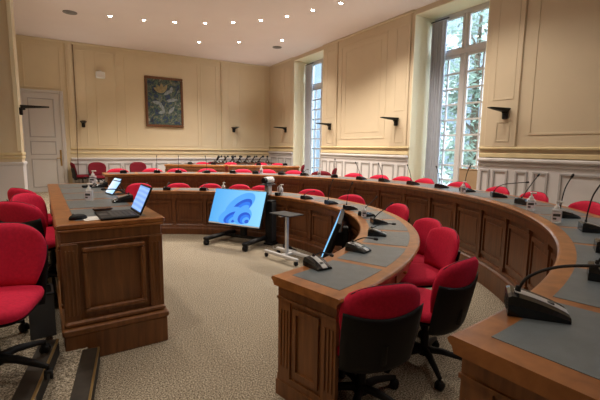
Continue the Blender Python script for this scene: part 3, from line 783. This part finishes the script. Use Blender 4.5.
# ------------------------------------------------------------------ microphones
def make_mic(neck_pts, name='desk_microphone', fat=1.):
    e = empty(name); tag(e, 'x', 'microphone')
    # wedge body; user sits towards +Y, tall end at -Y
    m = MB(); n = 16; prof = []
    for i in range(n+1):
        u = i/n; y = -.09+.18*u; w = .070-.008*u; h = .052*(1-u**1.5)**.9+.018
        if u < .06: h *= .9
        prof.append((y, w, h))
    vs = []
    for y, w, h in prof: vs += [(-w, y, 0), (w, y, 0), (w, y, h*.55), (w*.86, y, h*.95), (w*.4, y, h), (-w*.4, y, h), (-w*.86, y, h*.95), (-w, y, h*.55)]
    fs = [(i*8+k, i*8+(k+1) % 8, (i+1)*8+(k+1) % 8, (i+1)*8+k) for i in range(n) for k in range(8)]+[tuple(range(7, -1, -1)), tuple(n*8+k for k in range(8))]
    m.add(vs, fs); recalc(m.build('microphone_base', 'black_gloss', e))
    m = MB(); vs = []
    q = [p for p in prof[2:]]
    for y, w, h in q: vs += [(-.021, y, h+.0012), (.021, y, h+.0012), (.021, y, h-.004), (-.021, y, h-.004)]
    k = len(q); fs = [(i*4+j, i*4+(j+1) % 4, (i+1)*4+(j+1) % 4, (i+1)*4+j) for i in range(k-1) for j in range(4)]+[(3, 2, 1, 0), tuple((k-1)*4+j for j in range(4))]
    m.add(vs, fs); pl = recalc(m.build('silver_panel', 'silver', e))
    m = MB(); m.box(-.012, .012, .03, .05, .038, .0445, .001); m.build('button', 'darkgrey', pl)
    base = Vector((0, -.058, .066))
    P = [base]+[Vector(p) for p in neck_pts]
    # smooth with Catmull-Rom
    out = []
    for i in range(len(P)-1):
        p0, p1, p2, p3 = P[max(i-1, 0)], P[i], P[i+1], P[min(i+2, len(P)-1)]
        for s_ in range(6):
            t = s_/6; out.append(.5*((2*p1)+(p2-p0)*t+(2*p0-5*p1+4*p2-p3)*t*t+(3*p1-p0-3*p2+p3)*t**3))
    out.append(P[-1])
    m = MB(); m.tube(out, .0052*fat, 7); m.tube([base-Vector((0, 0, .012)), base+Vector((0, 0, .02))], [.012, .007], 10); m.build('gooseneck', 'black_matte', e)
    d = (out[-1]-out[-2]).normalized()
    m = MB(); a = out[-1]; m.tube([a-d*.004, a+d*.004, a+d*.03, a+d*.038], [.006, .011*fat, .011*fat, .005], 10); m.build('microphone_head', 'black_matte', e)
    return e
S_TALL = [(0, -.05, .16), (0, -.03, .27), (0, .01, .36)]
S_BEND = [(0, -.03, .12), (.0, .05, .165), (0, .17, .185), (0, .30, .20)]
S_DIAG = [(0, -.02, .12), (0, .06, .22), (.0, .14, .31)]
S_SIDE = [(.02, -.04, .12), (.09, -.02, .20), (.19, .0, .27)]
S_SIDE2 = [(-.02, -.04, .12), (-.08, -.02, .22), (-.15, .0, .31)]
S_LOW = [(0, -.02, .09), (.0, .05, .12), (0, .14, .125)]
S_MID = [(0, -.01, .12), (0, .06, .17), (0, .13, .225)]
S_STORE = [(0, -.03, .12), (.0, .02, .17), (0, .09, .20)]
protos = {k: make_mic(v) for k, v in dict(tall=S_TALL, bend=S_BEND, diag=S_DIAG, side2=S_SIDE2, low=S_LOW, mid=S_MID).items()}
protos['store'] = make_mic(S_STORE, 'stored_microphone', 3.0)
mic_used = set()
def mic(kind, x, y, z, out_deg, label, group, sc_=1.):
    p = protos[kind]
    if kind not in mic_used: mic_used.add(kind); o = p
    else: o = copy_tree(p)
    o.location = (x, y, z); o.rotation_euler = (0, 0, R(out_deg)-PI/2); o.scale = (sc_,)*3; tag(o, label, 'microphone', group)
Z1, Z2 = .7618, TIER+.7618
k1 = [(-68.8, 2.70, 'low', -18), (-57.8, 2.74, 'low', -10), (-45.5, 2.77, 'low', 0), (-34, 2.80, 'mid', 10), (-24.5, 2.76, 'mid', 20), (-14.5, 2.72, 'tall', 0), (-3.8, 2.70, 'tall', 0), (9.0, 2.70, 'low', 0), (53, 2.72, 'low', 0), (66.5, 2.72, 'low', 0), (76.0-2, 2.72, 'low', 0)]
w1 = ['first from the near corner', 'second from the near corner', 'third from the near corner', 'fourth from the near corner', 'fifth from the near corner', 'sixth from the near corner', 'seventh from the near corner', 'just right of the white camera', 'just left of the big screen', 'second left of the big screen', 'right behind the laptop screen']
for (t, r, k, tw), w in zip(k1, w1):
    x, y = pol(C1, r, t); mic(k, x, y, Z1, t+tw, 'black microphone on the inner desk, '+w, 'microphones on the inner curved desk', .87)
k2 = [(-79.4, 3.92, 'bend', 26), (-70.5, 4.05, 'bend', 6), (-62, 4.08, 'bend', 0), (-53, 4.10, 'tall', 0), (-44.5, 4.10, 'tall', 8), (-33, 4.10, 'diag', 20), (-25, 4.12, 'bend', -20), (-17, 4.08, 'tall', 0), (-9.8, 4.06, 'side2', 0), (-2, 4.0, 'side2', 0), (7, 4.0, 'side2', 0), (14.2, 4.0, 'side2', 0), (23, 4.02, 'tall', 30), (33, 4.1, 'low', 0), (40, 4.1, 'low', 0), (48, 4.1, 'low', 0), (55, 4.1, 'low', 0), (63.2, 4.1, 'tall', 30), (71, 4.1, 'tall', 0), (77, 4.1, 'tall', 0), (86, 4.1, 'low', 0)]
w2 = ['nearest to us at the lower right', 'second from the near end', 'third from the near end', 'fourth from the near end behind a pump bottle', 'fifth from the near end beside a pump bottle', 'sixth from the near end', 'seventh from the near end with a long bent neck', 'in front of the near window right pane', 'in front of the near window left pane', 'before the near window curtain', 'before the daylit window reveal', 'below the wall panel right half', 'below the wall panel left half', 'below the far window right side', 'below the far window curtain', 'right behind the white camera', 'above the big screen middle', 'above the big screen left corner', 'third from the far left end', 'second from the far left end', 'at the far left end']
for (t, r, k, tw), w in zip(k2, w2):
    x, y = pol(C2, r, t); mic(k, x, y, Z2, t+tw, 'black microphone on the outer desk, '+w, 'microphones on the outer curved desk', 1. if t < -75 else .92)
# far table
def lerp(p, q, t): return (p[0]+(q[0]-p[0])*t, p[1]+(q[1]-p[1])*t)
fp, fq = (2.62+.13, 12.36-.22-.0), (5.98, 10.36)
ZF = TIER+.7918
DIRF = math.atan2(10.36-11.42, 5.98-4.20); NRM = (math.cos(DIRF+PI/2), math.sin(DIRF+PI/2))
for (p, q, t, w) in [((2.62, 12.36), (4.12, 11.47), .38, 'first from the left'), ((2.62, 12.36), (4.12, 11.47), .78, 'second from the left'), ((4.20, 11.42), (5.98, 10.36), .42, 'third from the left'), ((4.20, 11.42), (5.98, 10.36), .80, 'rightmost')]:
    v = Vector((q[0]-p[0], q[1]-p[1])).normalized(); a = lerp(p, q, t); nx, ny = v.y, -v.x
    mic('low', a[0]+nx*.2, a[1]+ny*.2, ZF, math.degrees(math.atan2(-ny, -nx)), 'distant black desk microphone on the far table, '+w, 'microphones on the far table')
# long side table by back wall with stored microphones
e = empty('side_table', (5.05, 12.62, TIER)); tag(e, 'long low table behind the far chairs holding stored black microphones', 'table')
m = MB(); m.box(-1.0, 1.05, -.35, .42, .77, .80, .006); m.build('tabletop', 'wood', e)
for sx in (-.93, .98):
    for sy in (-.24, .24): m = MB(); m.tube([(sx, sy, 0), (sx, sy, .77)], .02); m.build('leg', 'black', e)
i = 0
for k in range(22):
    x = 4.10+.085*k; y = 12.42+.18*(k % 3); kk = 'store'
    mic(kk, x, y, TIER+.8002, -60+rnd.uniform(-60, 60), 'stored black gooseneck microphone crowded with others behind the far table', 'stored microphones behind the far table')
# one on the straight desk
def desk_pt(x, y): c, s_ = math.cos(RZD), math.sin(RZD); return (-.095+x*c-y*s_, 3.035+x*s_+y*c)
mic('low', .40, 4.05, .9818, 180, 'black desk microphone on the straight desk behind the laptop', 'microphones on the straight desk')
mic('low', .30, 5.62, .9818, 180, 'black desk microphone near the far end of the straight desk', 'microphones on the straight desk')

# ------------------------------------------------------------------ pump bottles
def make_bottle(label, h=1.):
    e = empty('pump_bottle'); tag(e, label, 'bottle', 'hand gel pump bottles')
    m = MB(); m.box(-.034, .034, -.026, .026, 0, .115*h, .012); m.build('bottle_body', 'clear', e)
    m = MB(); m.box(-.028, .028, -.0275, -.0262, .02, .085*h); b = m.build('bottle_label', 'label', e)
    m = MB(); m.box(-.024, .024, -.0279, -.0274, .055*h, .075*h); m.box(-.024, .0, -.0279, -.0274, .03*h, .045*h); m.build('label_print', 'darkgrey', b)
    m = MB(); m.lathe([(.018, .112*h), (.018, .13*h), (.008, .135*h), (.006, .16*h)], 12); m.box(-.012, .04, -.009, .009, .158*h, .172*h, .004); m.build('pump', 'white', e)
    return e
M['label'] = plain('bottle_label_paper', (.70, .66, .74), .6)
b0 = make_bottle('x'); firstb = [True]
def bottle(x, y, z, rz, label, s=1.):
    if firstb[0]: o = b0; firstb[0] = False
    else: o = copy_tree(b0)
    o.location = (x, y, z); o.rotation_euler = (0, 0, rz); o.scale = (s, s, s); o['label'] = label
bottle(3.17, 1.57, Z2, R(-60), 'clear pump bottle with printed label on the outer desk, nearest to us')
bottle(3.62, 2.02, Z2, R(-60), 'clear pump bottle on the outer desk, second nearest to us')
bottle(4.28, 3.25, Z2, R(-40), 'clear pump bottle on the outer desk before the near window', .9)
bottle(3.42, 7.50, Z2, R(-30), 'small pump bottle on the outer desk left of the white camera')
bottle(2.89, 5.58, Z1, R(-30), 'small clear pump bottle on the inner desk right of the white camera')
bottle(2.22, 6.42, Z1, R(-30), 'small pump bottle on the inner desk behind the top edge of the screen', .9)
bottle(2.75, 3.33, Z1, R(-30), 'small clear pump bottle on the inner desk among the near microphones', .8)
bottle(4.22, 6.52, Z2, R(-30), 'small pump bottle on the outer desk in front of a dark red chair', .9)
bottle(.13, 4.22, .9818, R(-30), 'clear bottle with white pump standing midway on the straight desk', 1.0)
bottle(.24, 5.95, .9818, R(-30), 'white pump bottle near the far end of the straight desk', 1.15)

# ------------------------------------------------------------------ screens on wheeled stands
def tv_stand(cx, cy, zc, nx, ny, lean, w, h, lab):
    """screen centre (cx,cy,zc), facing (nx,ny), leaning back"""
    rz = math.atan2(ny, nx)+PI/2          # local -Y is the facing direction
    e = empty('screen_stand', (cx, cy, 0), rz); tag(e, lab[0], 'screen', 'wheeled screens inside the inner desk')
    mt = T(0, 0, zc) @ Matrix.Rotation(-lean, 4, 'X')
    m = MB(); m.box(-w/2-.012, w/2+.012, .0, .05, -h/2-.014, h/2+.012, .008, mt); m.box(-w*.3, w*.3, .05, .08, -h*.3, h*.3, .01, mt)
    hs = m.build('screen_housing', 'black', e)
    m = MB(); m.box(-w/2, w/2, -.003, .001, -h/2, h/2, 0, mt); m.build('display', 'screen', hs)
    if lab[1]:
        # generic overlapping curved bands as the picture on the display
        def blob(cx_, cz_, a, b, rot, y, col, hole=0):
            n = 40; P = []; c, s_ = math.cos(rot), math.sin(rot)
            for i in range(n):
                t = 2*PI*i/n; X = a*math.cos(t); Z = b*math.sin(t); P.append((cx_+X*c-Z*s_, cz_+X*s_+Z*c))
            k = len(P); m = MB()
            m.add([(x, y, z) for x, z in P]+[(x, -.003, z) for x, z in P], [tuple(range(k-1,-1,-1)), tuple(range(k,2*k))]+[(i, (i+1) % k, k+(i+1) % k, k+i) for i in range(k)], mat=mt)
            return m
        y = -.0034
        for cx_, cz_, a, b, rot in ((.05, .04, .30, .15, .62), (-.10, -.13, .22, .11, .5), (.14, -.12, .17, .13, .3)):
            for j in range(6):
                s_ = 1-.155*j; y -= .00012
                mm = blob(cx_+.02*j, cz_-.016*j, a*s_, b*s_, rot, y, 0)
                mm.build('wallpaper_band', ('swirl1', 'swirl2', 'swirl3')[j % 3] if j else 'swirl2', hs)
        mm = MB(); mm.box(-w/2, w/2, -.0042, -.002, -h/2, -h/2+.018, 0, mt); mm.build('taskbar', 'white', hs)
    m = MB(); m.box(-.05, .05, .14, .21, .08, zc+h*.25, .01); m.box(-.04, .04, .06, .16, zc-.08, zc+.08, .008); m.build('column', 'black', e)
    m = MB(); m.box(-w*.38, w*.38, .13, .19, .07, .115, .01); m.build('cross_beam', 'black', e)
    for sx in (-1, 1):
        m = MB(); m.box(sx*w*.38-.045, sx*w*.38+.045, -.32, .40, .08, .13, .012); b = m.build('foot_bar', 'black', e)
        for yy in (-.29, .37):
            c = MB(); c.lathe([(.01, -.03), (.044, -.025), (.044, .025), (.01, .03)], 16, T(sx*w*.38, yy, .044, 0, PI/2)); c.tube([(sx*w*.38, yy, .04), (sx*w*.38, yy, .08)], .01); c.build('castor', 'black', b)
    return e
tv_stand(2.185, 5.711, .583, -.852, -.524, .368, .97, .56, ('large lit screen with blue wallpaper on a black wheeled stand, facing left', True))
tv_stand(2.50, 3.615, .50, -.778, .628, .37, .97, .56, ('lit screen seen edge on behind the near corner of the inner desk', False))

# slim black cabinet right of big screen
e = empty('equipment_cabinet', (2.66, 5.48, 0), R(30)); tag(e, 'slim black upright cabinet right of the big screen, against the inner desk', 'cabinet')
m = MB(); m.box(-.07, .07, -.06, .06, .03, .70, .008); m.build('cabinet_body', 'black', e)
m = MB(); m.box(-.06, .06, -.064, -.059, .06, .67, .002); m.build('front_grille', 'darkgrey', e)
m = MB(); m.box(-.09, .09, -.08, .08, 0, .03, .006); m.build('foot', 'black', e)

# trolley
e = empty('projector_trolley', (2.47, 4.59, 0), R(-76)); tag(e, 'light metal trolley with a small dark shelf, right of the big screen', 'trolley')
m = MB(); m.box(-.20, .20, -.15, .12, .625, .64, .005); m.build('shelf', 'black', e)
m = MB(); m.box(-.02, .02, -.02, .02, .08, .61, .004); m.box(-.03, .03, -.13, .11, .605, .625, .004); m.build('post', 'whitemetal', e)
for sx in (-.11, .11):
    m = MB(); m.box(-.33, .33, sx-.022, sx+.022, .06, .10, .006); b = m.build('foot_bar', 'whitemetal', e)
    for xx in (-.30, .30):
        c = MB(); c.lathe([(.01, -.014), (.03, -.012), (.03, .012), (.01, .014)], 14, T(xx, sx, .03, 0, 0, PI/2)); c.tube([(xx, sx, .03), (xx, sx, .065)], .008); c.build('castor', 'black', b)
m = MB(); m.box(-.03, .03, -.11, .11, .06, .09, .004); m.build('tie_bar', 'whitemetal', e)
# cables on floor behind
for pts, lab in (([(2.78, 5.25, .012), (2.70, 5.12, .03), (2.80, 5.02, .012), (2.66, 4.98, .03), (2.74, 5.2, .05), (2.84, 5.12, .012), (2.70, 5.02, .06), (2.82, 4.9, .012)], 'tangled black and grey cable on the carpet by the screen'), ([(2.62, 5.3, .012), (2.56, 5.15, .012), (2.66, 5.05, .03), (2.6, 4.95, .012), (2.7, 4.88, .04), (2.78, 4.7, .012)], 'loose pale cable on the carpet near the trolley')):
    P = [Vector(p) for p in pts]; out = []
    for i in range(len(P)-1):
        p0, p1, p2, p3 = P[max(i-1, 0)], P[i], P[i+1], P[min(i+2, len(P)-1)]
        for s_ in range(8):
            t = s_/8; out.append(.5*((2*p1)+(p2-p0)*t+(2*p0-5*p1+4*p2-p3)*t*t+(3*p1-p0-3*p2+p3)*t**3))
    m = MB(); m.tube(out, .008, 6); tag(m.build('floor_cable', 'black' if 'black' in lab else 'silver'), lab, 'cable', 'cables by the screen')

# conference camera on the inner desk
e = empty('conference_camera', (2.70, 5.66, Z1), R(30)); tag(e, 'white cylindrical camera on a grey stand on the inner curved desk', 'camera')
m = MB(); m.box(-.05, .05, -.04, .04, 0, .16, .008); m.build('stand', 'whitemetal', e)
m = MB(); m.box(-.13, .12, -.07, .07, .16, .178, .006); m.build('stand_plate', 'darkgrey', e)
m = MB(); m.tube([(-.09, 0, .235), (-.08, 0, .235), (.10, 0, .235), (.11, 0, .235)], [.045, .055, .055, .045], 18); m.build('camera_body', 'white', e)
m = MB(); m.tube([(-.13, 0, .235), (-.085, 0, .235)], [.045, .05], 18); m.build('lens', 'black_gloss', e)
m = MB(); m.box(-.03, .03, -.03, .03, .176, .19, .004); m.build('swivel_mount', 'black', e)
e = empty('power_box', (2.80, 5.52, Z1), R(20)); tag(e, 'small black box on the inner desk right of the white camera', 'box')
m = MB(); m.box(-.04, .04, -.035, .035, 0, .05, .006); m.build('box_body', 'black', e)
m = MB(); m.tube([(0, 0, .05), (.01, .01, .13), (.03, .0, .16), (.04, -.02, .10), (.05, -.04, .01)], .006); m.build('cable', 'silver', e)

# ------------------------------------------------------------------ things on the straight desk
ZD = .9818
e = empty('laptop', (.285, 3.24, ZD), R(4)); tag(e, 'open black laptop with lit blue screen at the near end of the straight desk', 'laptop')
m = MB(); m.box(-.14, .12, -.17, .17, .0, .018, .005); b = m.build('laptop_base', 'black', e)
m = MB()
for i in range(5):
    for j in range(13): m.box(-.06+.032*i, -.033+.032*i, -.155+.024*j, -.135+.024*j, .0178, .0205)
m.build('keys', 'darkgrey', b)
m = MB(); m.box(-.13, -.075, -.045, .045, .0178, .0188); m.build('touchpad', 'darkgrey', b)
mt = T(.12, 0, .018) @ Matrix.Rotation(R(24), 4, 'Y')
m = MB(); m.box(0, .012, -.17, .17, 0, .225, .004, mt); l = m.build('laptop_lid', 'black', e)
m = MB(); m.box(-.002, .001, -.155, .155, .02, .212, 0, mt); m.build('display', 'screen_doc', l)
e = empty('computer_mouse', (.02, 3.20, ZD), R(100)); tag(e, 'black computer mouse at the near edge of the straight desk', 'mouse')
m = MB(); vs = []; k = 16
pr = [(1, 0), (1, .012), (.9, .024), (.62, .034), (.25, .038)]
for s_, z in pr:
    for i in range(k): a = 2*PI*i/k; vs.append((.034*s_*math.cos(a), .06*s_*math.sin(a), z))
m.add(vs, [(i*k+j, i*k+(j+1) % k, (i+1)*k+(j+1) % k, (i+1)*k+j) for i in range(4) for j in range(k)]+[tuple(range(k-1, -1, -1)), tuple(4*k+j for j in range(k))], True); m.build('mouse_shell', 'black', e)
m = MB(); m.tube([(-.004, .03, .034), (.004, .03, .034)], .008, 10); m.build('scroll_wheel', 'darkgrey', e)
e = empty('paper_sheet', (.10, 3.17, ZD), R(8)); tag(e, 'white paper sheet between the mouse and the laptop', 'paper')
m = MB(); m.box(-.05, .045, -.07, .06, 0, .002); m.build('sheet', 'paper', e)
m = MB(); m.box(-.03, .06, -.02, .09, .002, .004); m.build('upper_sheet', 'paper', e)
e = empty('eyeglass_case', (.20, 3.55, ZD), R(10)); tag(e, 'small brown case lying behind the laptop keyboard', 'case')
m = MB(); m.box(-.07, .07, -.025, .025, 0, .03, .01); m.build('case_shell', 'brown_frame', e)
m = MB(); m.box(-.071, .071, -.026, .026, .014, .017); m.build('case_seam', 'black', e)
for x, y, rz, lab in ((.33, 4.72, 12, 'tilted tablet with lit screen on the straight desk, nearer of the two'), (.38, 5.12, 12, 'tilted tablet with lit screen on the straight desk, farther of the two')):
    e = empty('tablet', (x, y, ZD), R(rz)); tag(e, lab, 'tablet', 'tablets on the straight desk')
    mt = T(-.06, 0, .004) @ Matrix.Rotation(R(-38), 4, 'Y') if False else T(.0, 0, .006) @ Matrix.Rotation(R(35), 4, 'Y')
    m = MB(); m.box(0, .009, -.13, .13, 0, .175, .003, mt); t = m.build('tablet_body', 'black', e)
    m = MB(); m.box(-.0015, .001, -.12, .12, .012, .163, 0, mt); m.build('display', 'screen_tab', t)
    m = MB(); m.box(-.0022, -.001, -.004, .004, .012, .163, 0, mt); m.build('split_bar', 'white', t)
    m = MB(); m.box(.005, .16, -.05, .05, 0, .006, .002); m.box(.145, .15, -.05, .05, .004, .14, .001, T(.03, 0, .0) @ T(0, 0, 0)) if False else m.tube([(.15, 0, .004), (.09, 0, .115)], .005); m.build('easel', 'black', e)
for x, y, rz, lab in ((.16, 5.62, 20, 'black cable adapter near the far end of the straight desk'), (.22, 5.82, 70, 'small black charger beside the white pump bottle')):
    e = empty('cable_adapter', (x, y, ZD), R(rz)); tag(e, lab, 'adapter')
    m = MB(); m.box(-.06, .06, -.03, .03, 0, .032, .008); m.build('adapter_body', 'black', e)
    m = MB(); m.tube([(.06, 0, .012), (.11, .01, .006), (.14, .06, .006), (.10, .10, .006)], .004); m.build('cord', 'black', e)

# dark box by the desk on the dais
e = empty('waste_bin', (-.235, 3.16, TIER), R(4.5)); tag(e, 'dark grey bin on the dais beside the near end of the straight desk', 'bin')
m = MB(); m.prism([(-.07, -.10), (.07, -.10), (.07, .10), (-.07, .10)], 0, .02)
m.box(-.075, .075, -.105, -.095, .0, .30, .003); m.box(-.075, .075, .095, .105, .0, .30, .003); m.box(-.075, -.065, -.095, .095, 0, .30, .003); m.box(.065, .075, -.095, .095, 0, .30, .003)
m.build('bin_shell', 'darkgrey', e)
m = MB(); m.box(-.08, .08, -.11, -.093, .295, .31, .004); m.box(-.08, .08, .093, .11, .295, .31, .004); m.box(-.08, -.063, -.093, .093, .295, .31, .004); m.box(.063, .08, -.093, .093, .295, .31, .004); m.build('bin_rim', 'black', e)

# tan board in the window recess
e = empty('wooden_board', (6.62, 4.92, TIER)); tag(e, 'plain tan board standing in the recess of the near window', 'board')
m = MB(); m.box(-.012, .012, -.30, .22, 0.0, .93, .004); m.build('board_panel', 'tan', e)
m = MB(); m.box(-.02, .02, -.30, .22, .93, .955, .004); m.build('top_lipping', 'tan', e)

# cable rail up the back wall beside door
tag(MB().build('x', 'black'), None) if False else None
m = MB(); m.tube([(.20, YB-.02, 4.3), (.20, YB-.02, 2.3), (.17, YB-.06, 1.45), (.16, YB-.07, TIER+.02)], .009, 6); tag(m.build('wall_cable', 'brown_frame'), 'thin brown cable running down the back wall beside the door', 'cable')

# ------------------------------------------------------------------ outside
m = MB(); m.box(7.6, 60, -30, 60, -4.2, -4.0); struct(m.build('ground', 'grass'))
def tree(x, y, z0, h, cr, mat, lab, seed, nleaf=2600):
    r = random.Random(seed); e = empty('tree', (x, y, z0)); tag(e, lab, 'tree', 'trees outside the windows')
    m = MB(); m.tube([(0, 0, 0), (.1, .05, h*.4), (.0, .1, h*.75), (.1, .1, h*.95)], [.22, .17, .10, .03], 8)
    for k in range(9):
        a = r.uniform(0, 2*PI); z = h*r.uniform(.35, .8); L = cr*r.uniform(.5, .9)
        m.tube([(.05, .05, z), (L*.5*math.cos(a), L*.5*math.sin(a), z+.3*L), (L*math.cos(a), L*math.sin(a), z+.5*L)], [.07, .045, .015], 6)
    m.build('trunk', 'bark', e)
    m = MB()
    cl = [(r.gauss(0, .45)*cr, r.gauss(0, .45)*cr, h*r.uniform(.3, 1.0)) for _ in range(30)]
    for k in range(nleaf):
        c = cl[k % 30]; p = Vector((c[0]+r.gauss(0, .45), c[1]+r.gauss(0, .45), c[2]+r.gauss(0, .4)))
        s_ = r.uniform(.07, .16); a = Vector((r.gauss(0, 1), r.gauss(0, 1), r.gauss(0, 1))).normalized(); b = a.orthogonal().normalized()
        m.add([p-a*s_, p+b*s_*.55, p+a*s_, p-b*s_*.55], [(0, 1, 2, 3)])
    m.build('foliage', mat, e)
tree(12.8, 9.4, -4, 11.5, 1.9, 'leaf', 'leafy green tree outside the near window, seen through its right half', 1, 4200)
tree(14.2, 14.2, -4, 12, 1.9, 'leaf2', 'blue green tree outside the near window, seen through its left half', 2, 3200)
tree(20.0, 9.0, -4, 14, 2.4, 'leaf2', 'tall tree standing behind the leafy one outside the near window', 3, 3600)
e = empty('building', (16.5, 30, -4)); tag(e, 'pale building across the yard outside the far window', 'building')
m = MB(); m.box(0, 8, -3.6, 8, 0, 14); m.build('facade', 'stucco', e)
for j in range(3):
    for k in range(4):
        m = MB(); m.box(-.05, .05, -2.8+2.6*k, -1.6+2.6*k, 2+3.6*j, 4+3.6*j, .02); w = m.build('building_window', 'frame_white', e)
m = MB(); m.box(-.3, 8.3, -3.9, 8.3, 14, 14.4, .05); m.build('roof_cornice', 'stucco', e)

e = empty('building', (27, 4, -4)); tag(e, 'added blue grey building hiding the sky behind the trees outside the near window', 'building')  # added behind the trees so bright sky does not show between them
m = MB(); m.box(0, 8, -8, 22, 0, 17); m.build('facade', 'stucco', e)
for j in range(4):
    for k in range(9):
        m = MB(); m.box(-.05, .05, -7+3.1*k, -5.6+3.1*k, 2+3.6*j, 4+3.6*j, .02); m.build('building_window', 'frame_white', e)
m = MB(); m.box(-.3, 8.3, -8.3, 22.3, 17, 17.4, .05); m.build('roof_cornice', 'stucco', e)

# ------------------------------------------------------------------ world, light, camera
w = bpy.data.worlds.new('World'); sc.world = w; w.use_nodes = True
nt = w.node_tree; bg = nt.nodes['Background']
bg.inputs['Color'].default_value = (.74, .86, 1.0, 1); bg.inputs['Strength'].default_value = 5.0

cam = bpy.data.cameras.new('camera'); co = bpy.data.objects.new('camera', cam); COL.objects.link(co)
r_ = Vector((0.8653, -0.5011, 0.01287)); u_ = Vector((0.05414, 0.11896, 0.99142)); f_ = Vector((0.49833, 0.85718, -0.13007))
co.matrix_world = Matrix(((r_.x, u_.x, -f_.x, 0), (r_.y, u_.y, -f_.y, 0), (r_.z, u_.z, -f_.z, 1.5061), (0, 0, 0, 1)))
cam.sensor_width = 36; cam.sensor_fit = 'HORIZONTAL'; cam.lens = 392.9/600*36; cam.clip_start = .05; cam.clip_end = 200
sc.camera = co
vs_ = sc.view_settings; vs_.view_transform = 'Standard'; vs_.look = 'None'; vs_.gamma = 1; vs_.exposure = .86; vs_.use_curve_mapping = False
sc.cycles.max_bounces = 8; sc.cycles.use_denoising = True
sc.cycles.sample_clamp_indirect = 6
